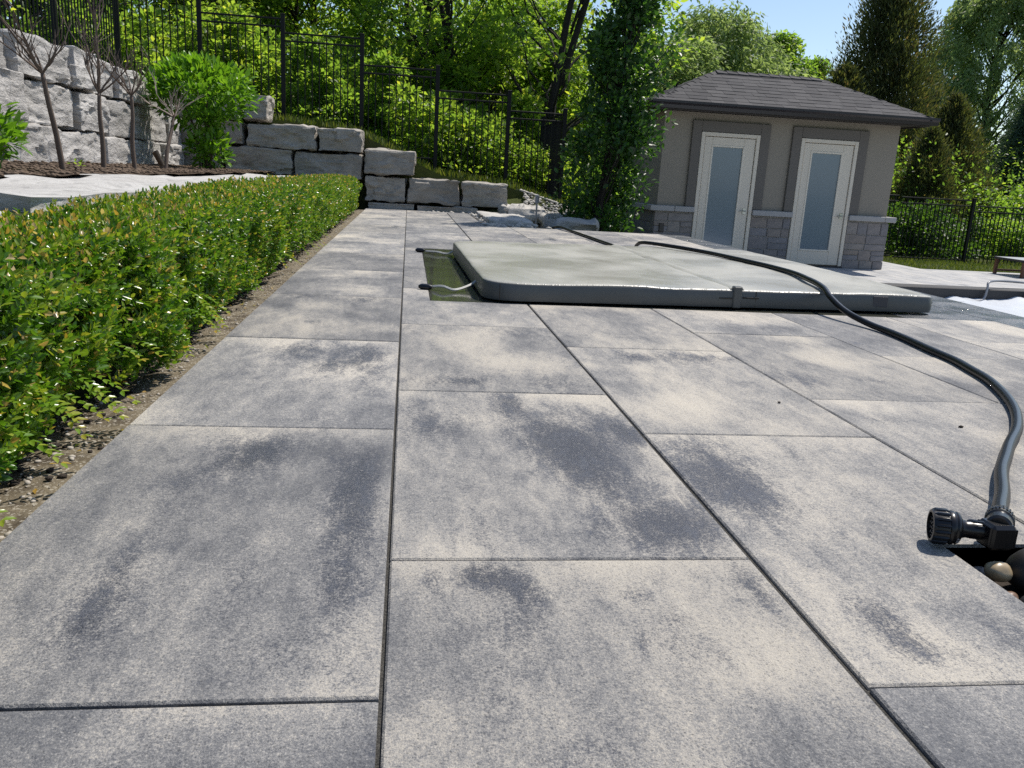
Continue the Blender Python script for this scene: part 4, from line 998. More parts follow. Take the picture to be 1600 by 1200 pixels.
# barrel to the bell: lies along -X, a little towards the viewer
bd = Vector((-.93, .37, -.03)).normalized(); b0 = Vector((vc.x-.020, vc.y+.006, .038))
m = MB(); m.lathe([(0, .0150), (.003, .0160), (.022, .0160), (.030, .0150), (.036, .0165), (.040, .019)], b0, bd, 24)
for an in (60, 100, 140):
    sd = Vector((0, math.cos(R(an)), math.sin(R(an)))); c = b0+sd*.0158; m.tube([c+bd*.002, c+bd*.006, c+bd*.022, c+bd*.026], [.0015, .003, .003, .001], 6)
hp(m, 'barrel', 'black_plastic', smooth=True, sharp=40)
b1 = b0+bd*.038
m = MB(); m.lathe([(0, .017), (.003, .024), (.006, .0275), (.009, .029), (.012, .028), (.014, .0295), (.018, .0305), (.022, .0295)], b1, bd, 32); hp(m, 'collar', 'black_plastic', smooth=True, sharp=40)
m = MB(); m.lathe([(.021, .026), (.023, .0290), (.046, .0295), (.050, .0285), (.0505, .024), (.044, .0235), (.043, .004)], b1, bd, 32)
ux = Vector((0, 0, 1)); uy = bd.cross(ux).normalized()
for k in range(16):
    a = 2*math.pi*k/16; dd = ux*math.cos(a)+uy*math.sin(a); c = b1+dd*.0288
    m.tube([c+bd*.022, c+bd*.026, c+bd*.044, c+bd*.049], [.001, .0036, .0036, .001], 6)
bell = hp(m, 'bell', 'black_plastic', smooth=True, sharp=40)
m = MB()
for r_, n_ in ((.006, 5), (.013, 9), (.019, 12)):
    for k in range(n_):
        a = 2*math.pi*k/n_; c = b1+bd*.0435+(ux*math.cos(a)+uy*math.sin(a))*r_; m.tube([c, c+bd*.0035], .0019, 6)
part(m, 'spray_face', 'hose_stripe', bell)
# raised print on the bell's collar
cu = bpy.data.curves.new('print', 'FONT'); cu.body = 'JET'; cu.size = .0085; cu.extrude = .0002; cu.align_x = 'CENTER'; cu.align_y = 'CENTER'
to_ = bpy.data.objects.new('print', cu); COL.objects.link(to_)
pm = bpy.data.meshes.new_from_object(to_.evaluated_get(bpy.context.evaluated_depsgraph_get())); bpy.data.objects.remove(to_)
setmat(pm, 'print_grey')
sd = Vector((0, math.cos(R(205)), math.sin(R(205)))); pc = b1+bd*.018+sd*.0310
zt = sd; xt = Vector((0, 0, 1))-sd*sd.z; xt.normalize(); yt = zt.cross(xt)
T = Matrix(((xt.x, yt.x, zt.x, pc.x), (xt.y, yt.y, zt.y, pc.y), (xt.z, yt.z, zt.z, pc.z), (0, 0, 0, 1)))
pm.transform(T); pmo = Vector(pc); pm.transform(Matrix.Translation(-pmo))
lt = link('print', pm, bell); lt.location = pmo-ho-Vector(bell.location)
# river stones in the cut-out beside the nozzle
mb = MB(); mb.box(.95, 1.56, .86, 1.30, -.20, -.065); tag(mb.build('stone_trough', 'soil'), 'dark gap cut in the slabs by the hose end', kind='structure')
for i, (x, y, z, s, mt, lb) in enumerate([(1.030, 1.213, -.018, .0215, 'pebble_tan', 'golden tan river stone, sunlit, in the gap under the hose nozzle'),
        (1.012, 1.158, -.040, .015, 'pebble_brown', 'small brown river stone just below the golden one in the gap'),
        (1.003, 1.108, -.045, .018, 'pebble_grey', 'grey river stone at the edge of the gap, lowest in view'),
        (1.118, 1.215, -.020, .056, 'pebble_dark', 'large near-black rock at the right edge beside the hose nozzle'),
        (1.055, 1.14, -.050, .030, 'pebble_dark', 'dark river stone deep in the gap behind the golden one'),
        (.992, 1.235, -.052, .017, 'pebble_brown', 'brown river stone in the shade of the nozzle, left end of the gap'),
        (1.035, 1.262, -.050, .020, 'pebble_grey', 'grey river stone in the shade right under the grip block')]):
    bm = bmesh.new(); bmesh.ops.create_icosphere(bm, subdivisions=3, radius=1)
    for v in bm.verts:
        k = 1+.16*mnoise.noise(v.co*1.3+Vector((i*5, 0, 0))); v.co = Vector((v.co.x*s*1.1*k, v.co.y*s*.9*k, v.co.z*s*.8*k))
    me = bpy.data.meshes.new('stone'); bm.to_mesh(me); bm.free(); me.shade_smooth(); setmat(me, mt)
    tag(link('river_stone', me, None, (x, y, z)), lb, 'stone', 'river stones in the gap')
# tiny specks lying on the slabs
for i, (x, y) in enumerate([(1.085, 2.235), (1.51, 2.02)]):
    o = scatter('dirt_speck', [(0, 0, 0)], [.006], 'soil', 60+i, None, None, None); o.location = (x, y, .003)
    tag(o, ['black speck on the plain grey slab, left of two', 'black speck on the pale slab near the hose, right of two'][i], 'speck', 'specks on the slabs')

# ------------------------------------------------------------------ boxwood hedge
def make_hedge():
    g = np.random.default_rng(21)
    XL, XR, Y0, Y1 = -1.14, -.715, .55, 12.25
    hedge = empty('boxwood_hedge', ((XL+XR)/2, 6.4, 0), 'long clipped boxwood hedge with tan tips along the patio edge', 'hedge')
    base = np.array(hedge.location)
    top = lambda y: .42+.055*np.clip((y-2.2)/3, 0, 1)
    pos, ax, nr, LL, WW, TT = [], [], [], [], [], []
    def sprigs(n, y0, y1, lsize, npair):
        y = g.uniform(y0, y1, n); face = g.uniform(0, 1, n)
        bulge = np.array([mnoise.noise(Vector((0, b*2.3, 0)))*.05+mnoise.noise(Vector((3, b*6, 0)))*.03 for b in y])
        t = top(y); fr = XR+bulge
        onside = face < .60
        u = g.uniform(0, 1, n)
        # side face: leans out a little at mid height; top face gently rounded
        zs = .035+u**.85*(t-.05); xs = fr+.055*np.sin(np.clip(zs/t, 0, 1)*2.6)-.06*np.clip((zs/t-.8)/.2, 0, 1)**2-.02
        xt = XL+(fr-XL-.02)*g.uniform(0, 1, n); zt = t-.03*np.clip((xt-(fr-.08))/.08, 0, 1)**2
        endf = (face > .93) & (y > y1-.5)
        P = np.where(onside[:, None], np.stack([xs, y, zs], 1), np.stack([xt, y, zt], 1))
        low = np.array([mnoise.noise(Vector((q[1]*7, q[2]*7, q[0]*7))) for q in P])
        P[:, 0] += np.where(onside, low*.075, 0); P[:, 2] += np.where(onside, 0, low*.03)
        out = np.where(onside[:, None], np.array([1., 0, .35]), np.array([.1, 0, 1.]))
        D = unit(out+rvec(g, n)*.62+np.array([0, 0, .28]))
        depth = g.uniform(0, 1, n)**1.6*.085
        P = P-D*(depth[:, None]+npair*lsize*.36)
        s1 = unit(np.cross(D, rvec(g, n))); s2 = np.cross(D, s1)
        tone = np.clip(g.normal(.36, .19, n), 0, .6); young = g.uniform(0, 1, n)
        tip = np.where(onside, .10, .36)
        for k in range(npair):
            f = k/max(1, npair-1)
            for sg in (1, -1):
                sd = (s1 if k % 2 == 0 else s2)*sg
                a = unit(sd*(1.0-.55*f)+D*(.45+.75*f)+rvec(g, n)*.22)
                pos.append(P+D*(lsize*.40*k)[..., None] if np.ndim(lsize) else P+D*lsize*.40*k); ax.append(a); nr.append(unit(D+rvec(g, n)*.25))
                sz = lsize*g.uniform(.55, 1.25, n)*(1-.25*f); LL.append(sz); WW.append(sz*g.uniform(.42, .56, n))
                tt = tone+.16*f+g.uniform(-.08, .08, n)
                tan = (g.uniform(0, 1, n) < tip*(.25+f)*.62); tt = np.where(tan, g.uniform(.80, 1.0, n), tt)
                tt = np.where((young > .80) & ~tan, g.uniform(.6, .80, n), tt)
                TT.append(tt)
    sprigs(3300, .55, 2.6, .0265, 6); sprigs(3700, 2.6, 5.0, .0265, 5); sprigs(3800, 5.0, 8.4, .030, 4); sprigs(3200, 8.4, 12.25, .036, 4)
    # stray long sprigs leaning over the sand
    n = 34; y = np.concatenate([g.uniform(1.25, 3.2, 22), g.uniform(3.2, 7, 12)])
    P = np.stack([np.full(n, XR-.01)+g.uniform(-.02, .02, n), y, g.uniform(.06, .17, n)], 1)
    D = unit(np.stack([g.uniform(.7, 1, n), g.uniform(-.5, .15, n), g.uniform(-.5, .1, n)], 1))
    for k in range(9):
        for sg in (1, -1):
            s1 = unit(np.cross(D, np.array([0, 0, 1.])+rvec(g, n)*.1)); q = P+D*.0125*k; q[:, 2] -= .0012*k*k*.5
            pos.append(q); ax.append(unit(s1*sg*.9+D*.8+rvec(g, n)*.2)); nr.append(unit(np.array([0, 0, 1.])+rvec(g, n)*.4)); LL.append(np.full(n, .022)); WW.append(np.full(n, .0105)); TT.append(np.clip(.55+.03*k+g.uniform(-.1, .1, n), 0, 1))
    arr = [np.concatenate(a) for a in (pos, ax, nr, LL, WW, TT)]; ok = arr[0][:, 2] > .012
    # the far end stops above the paving
    arr = [a[ok] for a in arr]; arr[0] = arr[0]-base
    near = lambda p: in_view(p, -25) & (p[:, 0] > -.76)
    rest = split_nearest(arr+['b'], 290, hedge, 'boxwood', near, base)
    far = (rest[0][:, 1]+base[1]) > 5.0
    A = [a[~far] for a in rest[:6]]+['b']; B = [a[far] for a in rest[:6]]+['d']
    va, fa, ta = leaf_arrays(*A); vb_, fb, tb = leaf_arrays(*B)
    leaf_object('foliage', (np.concatenate([va, vb_]), np.concatenate([fa, fb+len(va)]), np.concatenate([ta, tb])), 'boxwood', hedge, 'stuff')
    # woody stems inside
    mbx = MB()
    for i in range(230):
        y = .6+i*.05+g.uniform(-.02, .02); x = g.uniform(-1.02, -.86); t = float(top(y))
        for j in range(3):
            e = (x+g.uniform(-.14, .15), y+g.uniform(-.12, .12), t-g.uniform(.06, .16))
            mbx.tube([(x, y, -.06), (x*.6+e[0]*.4+g.uniform(-.02, .02), y*.6+e[1]*.4, e[2]*.5), e], [.006, .004, .002], 4, cap=False)
    mbx.v = [tuple(np.array(v)-base) for v in mbx.v]; s = link('stems', mbx.mesh('stems', 'twig'), hedge); s['kind'] = 'stuff'
    mbx = MB(); n = 90  # solid filler core blocks the view through; painted dark as shade between leaves
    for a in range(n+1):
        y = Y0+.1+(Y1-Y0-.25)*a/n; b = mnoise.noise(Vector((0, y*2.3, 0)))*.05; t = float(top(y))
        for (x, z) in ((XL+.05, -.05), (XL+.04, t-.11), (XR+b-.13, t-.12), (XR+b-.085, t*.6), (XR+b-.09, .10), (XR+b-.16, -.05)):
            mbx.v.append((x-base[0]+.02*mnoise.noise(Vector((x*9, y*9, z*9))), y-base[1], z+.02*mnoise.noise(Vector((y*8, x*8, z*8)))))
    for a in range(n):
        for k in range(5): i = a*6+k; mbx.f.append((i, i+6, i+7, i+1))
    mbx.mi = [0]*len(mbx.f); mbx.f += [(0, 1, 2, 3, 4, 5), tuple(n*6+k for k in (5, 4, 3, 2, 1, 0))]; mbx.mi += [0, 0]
    link('shade_core', mbx.mesh('shade_core', 'core_gap_shade', True), hedge)
g_ = NT('core_gap_shade'); o_ = g_.coord('Object'); nz_ = g_.noise(o_, 45, 5, .7)
M['core_gap_shade'] = g_.done(g_.bsdf(g_.mix(nz_, (.012, .012, .006), (.035, .05, .014)), .9, g_.bump(nz_, 1.0, .03), 0, .2))  # hedge core: shade of the leaf gaps put into a dark brown-green
make_hedge()

# ------------------------------------------------------------------ plants in the mulch bed
def blob_leaves(g, n, centre, rad, L, Wd, outward=.7, up=.4, shell=.6, tmean=.5, tsd=.22, droop=0.0, jitter=.5):
    d = rvec(g, n); r = g.uniform(0, 1, n)**(1/(1+2*shell)); P = np.array(centre)+d*r[:, None]*np.array(rad)
    a = unit(d*outward+rvec(g, n)*jitter+np.array([0, 0, up-droop])); nn = unit(np.array([0, 0, 1.])+d*.5+rvec(g, n)*.45)
    sz = L*g.uniform(.7, 1.25, n)
    return [P, a, nn, sz, sz*Wd*g.uniform(.85, 1.15, n), np.clip(g.normal(tmean, tsd, n)+.12*d[:, 2], 0, 1)]
def cat(*arrs): return [np.concatenate([a[i] for a in arrs]) for i in range(6)]
def leafy_shrub(name, label, base, centre_h, rad, n, L, parts=0, seed=1, mat='leaf_shrub', catg='shrub', stems=7):
    g = np.random.default_rng(seed); root = empty(name, base, label, catg); b = np.array(base)
    arrs = [blob_leaves(g, n//2, (0, 0, centre_h), rad, L, .42, .8, .3, .9)]
    for k in range(26):
        d = rvec(g, 1)[0]; c = np.array((0, 0, centre_h))+d*np.array(rad)*g.uniform(.55, .98); arrs.append(blob_leaves(g, n//52, c, np.array(rad)*.24, L, .42, .7, .5, .3))
    arr = cat(*arrs)+['b']; ok = arr[0][:, 2] > .03; arr = [a[ok] for a in arr[:6]]+['b']
    if parts: arr = split_nearest(arr, parts, root, mat, lambda p: in_view(p), b)
    leaf_object('foliage', arr, mat, root, 'stuff')
    m = MB()
    for k in range(stems):
        e = rvec(g, 1)[0]*np.array(rad)*.7+np.array((0, 0, centre_h)); m.tube(spline([(g.uniform(-.04, .04), g.uniform(-.04, .04), -.05), (e[0]*.3, e[1]*.3, e[2]*.45), tuple(e)], 4), [.014]*4+[.010]*4+[.005], 5)
    link('stem', m.mesh('stem', 'twig'), root)
    return root
leafy_shrub('leafy_shrub', 'big bright green leafy shrub hiding the wall corner', (-2.62, 11.55, .46), .92, (.62, .62, .44), 2600, .105, 240, 31)
leafy_shrub('leafy_shrub', 'low bright green plant at the foot of the big shrub', (-2.48, 11.25, .45), .25, (.26, .26, .24), 420, .10, 40, 32, stems=5)
leafy_shrub('leafy_shrub', 'small green plant cut off by the left edge, in front of the boulder wall', (-2.62, 5.85, .46), .22, (.17, .2, .19), 260, .085, 30, 33, stems=4)
leafy_shrub('seedling', 'tiny yellow-green seedling at the foot of the first bare tree', (-2.50, 6.92, .46), .035, (.055, .055, .03), 40, .035, 0, 34, 'leaf_bright', 'seedling', 2)
def bare_tree(label, base, top, spread, h2, seed, mat='twig', leaves=0, lean=(0, 0), extra=()):
    """standard-trained little tree: one stem, a head of bare twigs"""
    g = random.Random(seed); root = empty('bare_little_tree', base, label, 'tree', 'bare little trees along the boulder wall')
    t = Vector((lean[0], lean[1], top))
    m = MB(); m.tube(spline([(0, 0, -.06), (lean[0]*.3+g.uniform(-.015, .015), lean[1]*.3, top*.35), (lean[0]*.7, lean[1]*.7+g.uniform(-.015, .015), top*.7), t], 5), [.023-.0005*i for i in range(16)], 7); link('trunk', m.mesh('trunk', 'twig', True), root)
    m = MB(); tips = []
    def grow(p, d, L, r, dep):
        n = 4; pts = [p]; q = p.copy(); dd = d.copy()
        for i in range(n):
            dd = (dd+Vector((g.uniform(-.22, .22), g.uniform(-.22, .22), g.uniform(-.05, .22)))).normalized(); q = q+dd*L/n; pts.append(q.copy())
        m.tube(pts, [r*(1-.6*i/n) for i in range(n+1)], 4, cap=False); tips.append(q)
        if dep > 0:
            for k in range(g.choice((2, 3, 3))):
                i = g.randint(1, n); nd = (dd+Vector((g.uniform(-.8, .8), g.uniform(-.8, .8), g.uniform(-.2, .6)))).normalized(); grow(pts[i], nd, L*g.uniform(.45, .75), r*.6, dep-1)
    for k in range(7):
        a = k/7*6.28+g.uniform(-.3, .3); d = Vector((math.cos(a)*spread, math.sin(a)*spread, g.uniform(.5, 1.1))).normalized(); grow(t, d, h2*g.uniform(.6, 1.0), .0085, 2)
    for d, L in extra: grow(t, Vector(d).normalized(), L, .011, 2)
    tw = link('twigs', m.mesh('twigs', mat), root); tw['kind'] = 'stuff'
    if leaves:
        gg = np.random.default_rng(seed); sel = sorted(tips, key=lambda v: v.y)[:leaves]; P = np.array([tuple(v) for v in sel for _ in range(3)])+gg.normal(size=(len(sel)*3, 3))*.03; n = len(P)
        leaf_object('leaves', [P, rvec(gg, n), rvec(gg, n), np.full(n, .05), np.full(n, .028), gg.uniform(.5, 1, n), 'd'], 'leaf_bright', root, 'stuff')
    return root
bare_tree('bare little tree nearest the left edge, a few leaves on its long arm', (-2.60, 6.92, .47), .66, .8, .34, 41, leaves=16, lean=(-.06, -.10), extra=(((-.3, -1.0, .85), .75), ((-.2, -1, .6), .6)))
bare_tree('bare twiggy little tree with tall upright twigs, second from the left edge', (-2.62, 7.85, .46), .62, .7, .46, 42, extra=(((.15, .3, 1.1), .72), ((0, .1, 1), .6)))
bare_tree('bare little tree with fine upswept twigs, third from the left edge', (-2.66, 8.85, .46), .68, .7, .42, 43)
bare_tree('leaning little tree with pale dry twigs against the bright shrub', (-2.62, 9.75, .46), .56, 1.1, .34, 44, mat='twig_pale', lean=(.04, .28))
# spotlight
sp_ = empty('garden_spotlight', (-2.44, 8.95, .44), 'small bronze spotlight on a stake in the bark mulch', 'spotlight')
m = MB(); m.tube([(0, 0, -.08), (0, 0, .05)], .012, 8); m.tube([(0, 0, .04), (0, 0, .075)], .02, 8); link('stake', m.mesh('stake', 'bronze', True, 40), sp_)
ad = Vector((-.35, -.30, .9)).normalized(); m = MB(); m.lathe([(-.03, .012), (-.025, .026), (.09, .030), (.125, .031), (.125, .027), (.10, .026), (.098, .003)], (0, 0, .085), ad, 16); link('lamp_housing', m.mesh('lamp_housing', 'bronze', True, 40), sp_)

# ------------------------------------------------------------------ trees
def limb(m, p, q, r0, r1, g, wob=.12, n=6, per=3, sides=6):
    p, q = Vector(p), Vector(q); L = (q-p).length; pts = []
    for i in range(n+1):
        t = i/n; w = L*wob*math.sin(t*math.pi)
        pts.append(p.lerp(q, t)+Vector((g.uniform(-1, 1), g.uniform(-1, 1), g.uniform(-.5, .5)))*w*.6)
    P = spline(pts, per); k = len(P)
    m.tube(P, [r0+(r1-r0)*i/(k-1) for i in range(k)], sides); return pts
def leafy_tree(seed, H, crown_lo, crown_r, nclump, nleaf, L, Wd, trunk_r, mat, bark, lean=(0, 0), fork=None, droop=.15, clump_r=.75, thin=1.0):
    """returns (trunk mesh, crown mesh): limbs carry separate leaf clumps with gaps between them"""
    g = random.Random(seed); gg = np.random.default_rng(seed); m = MB(); clumps = []
    top = Vector((lean[0], lean[1], H*.93)); mid = Vector((lean[0]*.35+g.uniform(-.1, .1), lean[1]*.35, H*.42))
    trunk = [Vector((0, 0, -.3)), Vector((lean[0]*.1, lean[1]*.1, H*.18)), mid, Vector((lean[0]*.7, lean[1]*.7, H*.7)), top]
    P = spline(trunk, 6); k = len(P); m.tube(P, [trunk_r*(1.15-.98*(i/(k-1))**.8) for i in range(k)], 9)
    if fork:
        z0, dx, dy, r = fork; b = Vector((lean[0]*z0/H, lean[1]*z0/H, z0)); limb(m, b, (b.x+dx, b.y+dy, H*.9), r, r*.25, g, .04)
        limb(m, b+Vector((dx*.3, dy*.3, (H*.9-z0)*.3)), (b.x+dx*2.2, b.y+dy, H*.8), r*.5, r*.15, g, .06)
    for i in range(nclump):
        t = g.uniform(0, 1)**.85; z = crown_lo+(H-crown_lo)*t
        w = crown_r*(math.sin(min(1, .18+t*.95)*math.pi)**.6*.9+.1) if t < .97 else crown_r*.2
        a = g.uniform(0, 6.283); rr = w*g.uniform(.25, 1)**.5
        c = Vector((lean[0]*z/H+math.cos(a)*rr, lean[1]*z/H+math.sin(a)*rr, z)); clumps.append(c)
        if i % 2 == 0:
            zb = max(.15*H, z-rr*.75-.4); b = Vector((lean[0]*zb/H, lean[1]*zb/H, zb)); limb(m, b, c, trunk_r*.26, .012, g, .10, 5, 2, 5)
    arrs = []; per = nleaf//nclump
    for c in clumps:
        r = clump_r*g.uniform(.6, 1.25); n = int(per*g.uniform(.5, 1.4)*thin*(.5 if c.z > 5.2 else 1))
        d = rvec(gg, n); q = gg.uniform(0, 1, n)**.45
        P = np.array(c)+d*q[:, None]*np.array((r, r, r*.55)); a = unit(d*np.array((1, 1, .3))*.8+rvec(gg, n)*.7+np.array((0, 0, -droop)))
        nn = unit(np.array((0, 0, 1.))+rvec(gg, n)*.75); sz = L*gg.uniform(.7, 1.3, n)
        arrs.append([P, a, nn, sz, sz*Wd, np.clip(gg.normal(.45+.12*g.uniform(-1, 1), .2, n), 0, 1)])
    V, F, T = leaf_arrays(*cat(*arrs), 'd')
    return m.mesh('trunk', bark, True), tri_mesh('crown', V, F, T, mat)
def plant_tree(name, label, meshes, loc, rz=0, sc=1, group=None, catg='tree', mat=None):
    root = empty(name, loc, label, catg, group, rz); root.scale = (sc, sc, sc) if not isinstance(sc, tuple) else sc
    t = link('trunk', meshes[0], root); c = link('crown', meshes[1], root)
    if mat:
        c.material_slots[0].link = 'OBJECT'; c.material_slots[0].material = M[mat]
    return root
def zh(x, y): return zhill(x, y)-.05
TA = leafy_tree(1, 7.0, .7, 2.7, 100, 11500, .17, .56, .14, 'leaf_forest', 'dark_bark')
TB = leafy_tree(2, 7.6, 1.2, 2.3, 76, 9000, .16, .58, .13, 'leaf_bright', 'dark_bark', lean=(.6, 0), fork=(1.4, -.7, .2, .09))
TC = leafy_tree(3, 9.0, 1.9, 2.5, 80, 9000, .165, .56, .125, 'leaf_forest', 'dark_bark', lean=(1.2, .3), fork=(2.6, 1.1, .1, .085))
TD = leafy_tree(4, 6.0, .4, 2.0, 90, 10000, .15, .55, .10, 'leaf_bright', 'bark', lean=(-.3, .2), clump_r=.6)
K = [TA, TB, TC, TD]
forest = [  # x, y, kind, scale, rz, material, label
    (-10.2, 16.0, 0, .95, .3, 'leaf_dark', 'dark dense tree at the far left behind the end-on fence'),
    (-7.6, 17.8, 0, .85, 1.3, 'leaf_dark', 'dark leafy tree behind the corner of the two fences at left'),
    (-6.2, 20.5, 3, .95, 2.2, 'leaf_bright', 'bright tree behind the fence above the leafy shrub'),
    (-4.2, 20.8, 3, .74, .7, 'leaf_bright', 'sunlit young tree just behind the fence above the big shrub'),
    (-2.9, 21.8, 3, .92, 4.0, None, 'bright maple-leaved tree behind the second fence panel'),
    (-2.5, 23.5, 0, .82, 2.6, 'leaf_bright', 'light green tree deep in the wood left of the gap of sky'),
    (.05, 20.0, 1, .92, .2, 'leaf_forest', 'thin many-stemmed tree standing against the gap of sky'),
    (.45, 21.2, 3, .58, 3.9, 'leaf_forest', 'young leafy tree low in front of the many-stemmed one'),
    (.9, 25.5, 0, .86, 5.1, 'leaf_bright', 'leafy tree deep in the wood right of the gap of sky'),
    (1.05, 19.2, 2, .85, 2.2, 'leaf_bright', 'slender tree with a dark straight trunk behind the middle fence panel'),
    (2.1, 21.4, 3, .68, 1.1, 'leaf_bright', 'sunlit young tree behind the last two fence panels'),
    (2.7, 23.6, 0, .74, 3.3, 'leaf_bright', 'leafy tree behind the fence post beside the pale gravel'),
    (2.85, 18.6, 2, 1.0, 0, 'leaf_bright', 'big forked dark-trunked tree leaning over the short fence'),
    (4.1, 22.5, 3, .95, 1.0, 'leaf_bright', 'yellow-green tree seen just left of the columnar tree top'),
    (3.6, 21.6, 3, .74, 2.0, None, 'yellowish young tree behind the forked trunk'),
    (5.4, 20.8, 3, .66, 5.5, None, 'small tree behind the columnar tree'),
    (-5.2, 26, 2, 1.05, 4.1, 'leaf_forest', 'tall tree at the back of the left wood'),
    (-4.0, 25, 0, .95, 1.9, 'leaf_bright', 'wide light green tree at the back above the lone top block'),
    (-9.0, 22.5, 1, 1.05, 1.7, None, 'leafy tree behind the dark trees at the left edge'),
    (-7.6, 24.0, 0, 1.0, 2.9, 'leaf_forest', 'wide tree at the back above the boulder wall'),
    (-1.4, 28.5, 3, .8, .4, 'leaf_bright', 'distant tree low behind the many-stemmed tree'),
    (1.9, 28.5, 0, 1.05, 3.6, 'leaf_bright', 'distant wide tree at the back above the fourth fence panel'),
    (3.9, 28.0, 0, 1.0, .9, 'leaf_bright', 'distant green tree behind the forked tree')]
for x, y, k, s, rz, mt, lb in forest:
    plant_tree('woodland_tree', lb, K[k], (x, y, zh(x, y)), rz, s, 'trees of the wood beyond the fence', mat=mt)
# columnar oak at the patio corner
def columnar(seed):
    g = random.Random(seed); gg = np.random.default_rng(seed); m = MB(); H = 5.6
    axis = lambda z: Vector((.02+.085*z+.006*z*z, .02*z, z))
    P = [axis(z) for z in np.linspace(-.2, H-.4, 14)]; m.tube(P, [.055*(1.05-.9*i/13) for i in range(14)], 8)
    arrs = []
    for i in range(240):
        z = g.uniform(.12, H)**1.0; w = .54*(1-(max(0, z-2.1)/(H-2.1))**1.1*.70)*(.80+.20*min(1, z/.7)); a = g.uniform(0, 6.28); r = w*g.uniform(.15, 1)**.5
        if z > 1.9: r *= g.uniform(.55, 1.25)*(1+.35*math.sin(z*3.1+a*2))
        c = axis(z)+Vector((math.cos(a)*r, math.sin(a)*r, 0))
        if i % 2 == 0: b = axis(max(.05, z-.5-r)); limb(m, b, c, .016, .004, g, .05, 4, 2, 5)
        n = int(78*g.uniform(.5, 1.3)); d = rvec(gg, n); q = gg.uniform(0, 1, n)**.45; rr = g.uniform(.14, .27)
        PP = np.array(c)+d*q[:, None]*np.array((rr, rr, rr*1.1)); aa = unit(d*.8+rvec(gg, n)*.6+np.array((0, 0, .25))); nn = unit(np.array((0, 0, .8))+d*.4+rvec(gg, n)*.6); sz = .080*gg.uniform(.6, 1.3, n)
        arrs.append([PP, aa, nn, sz, sz*.62, np.clip(gg.normal(.45, .24, n), 0, 1)])
    A = cat(*arrs); ok = A[0][:, 2] > .02; A = [a[ok] for a in A]
    V, F, T = leaf_arrays(*A, 'b'); return m.mesh('trunk', 'dark_bark', True), tri_mesh('crown', V, F, T, 'leaf_oak')
plant_tree('columnar_tree', 'narrow dark green columnar tree leaning right beside the shed', columnar(9), (2.60, 11.75, -.28))

# undergrowth bushes behind the fence
def bush(seed, R_, H, n, L, mat):
    g = random.Random(seed); gg = np.random.default_rng(seed); m = MB(); arrs = []
    for i in range(26):
        a = g.uniform(0, 6.28); z = g.uniform(.12, 1)*H; r = R_*math.sqrt(g.uniform(0, 1))*(1.05-.6*(z/H)**2); c = Vector((math.cos(a)*r, math.sin(a)*r, z))
        if i % 2 == 0: limb(m, (c.x*.2, c.y*.2, -.1), c, .018, .004, g, .1, 4, 2, 5)
        k = n//26; d = rvec(gg, k); q = gg.uniform(0, 1, k)**.45; rr = R_*g.uniform(.28, .5)
        P = np.array(c)+d*q[:, None]*np.array((rr, rr, rr*.7)); sz = L*gg.uniform(.65, 1.3, k)
        arrs.append([P, unit(d*.8+rvec(gg, k)*.7+np.array((0, 0, -.1))), unit(np.array((0, 0, 1.))+rvec(gg, k)*.7), sz, sz*.6, np.clip(gg.normal(.5, .22, k), 0, 1)])
    A = cat(*arrs); ok = A[0][:, 2] > 0; A = [a[ok] for a in A]; V, F, T = leaf_arrays(*A, 'd')
    return m.mesh('stems', 'bark', True), tri_mesh('foliage', V, F, T, mat)
BA = bush(61, 1.0, 1.7, 5200, .11, 'leaf_bright'); BB = bush(62, 1.2, 1.2, 5200, .10, 'leaf_bright'); BC = bush(63, .8, 2.1, 4600, .12, 'leaf_forest')
def plant_bush(label, meshes, loc, rz, sc, mat, group):
    root = empty('bush', loc, label, 'bush', group, rz); root.scale = (sc,)*3
    s = link('stems', meshes[0], root); c = link('foliage', meshes[1], root); c['kind'] = 'stuff'
    if mat: c.material_slots[0].link = 'OBJECT'; c.material_slots[0].material = M[mat]
G1 = 'bushes of the undergrowth behind the stepped fence'
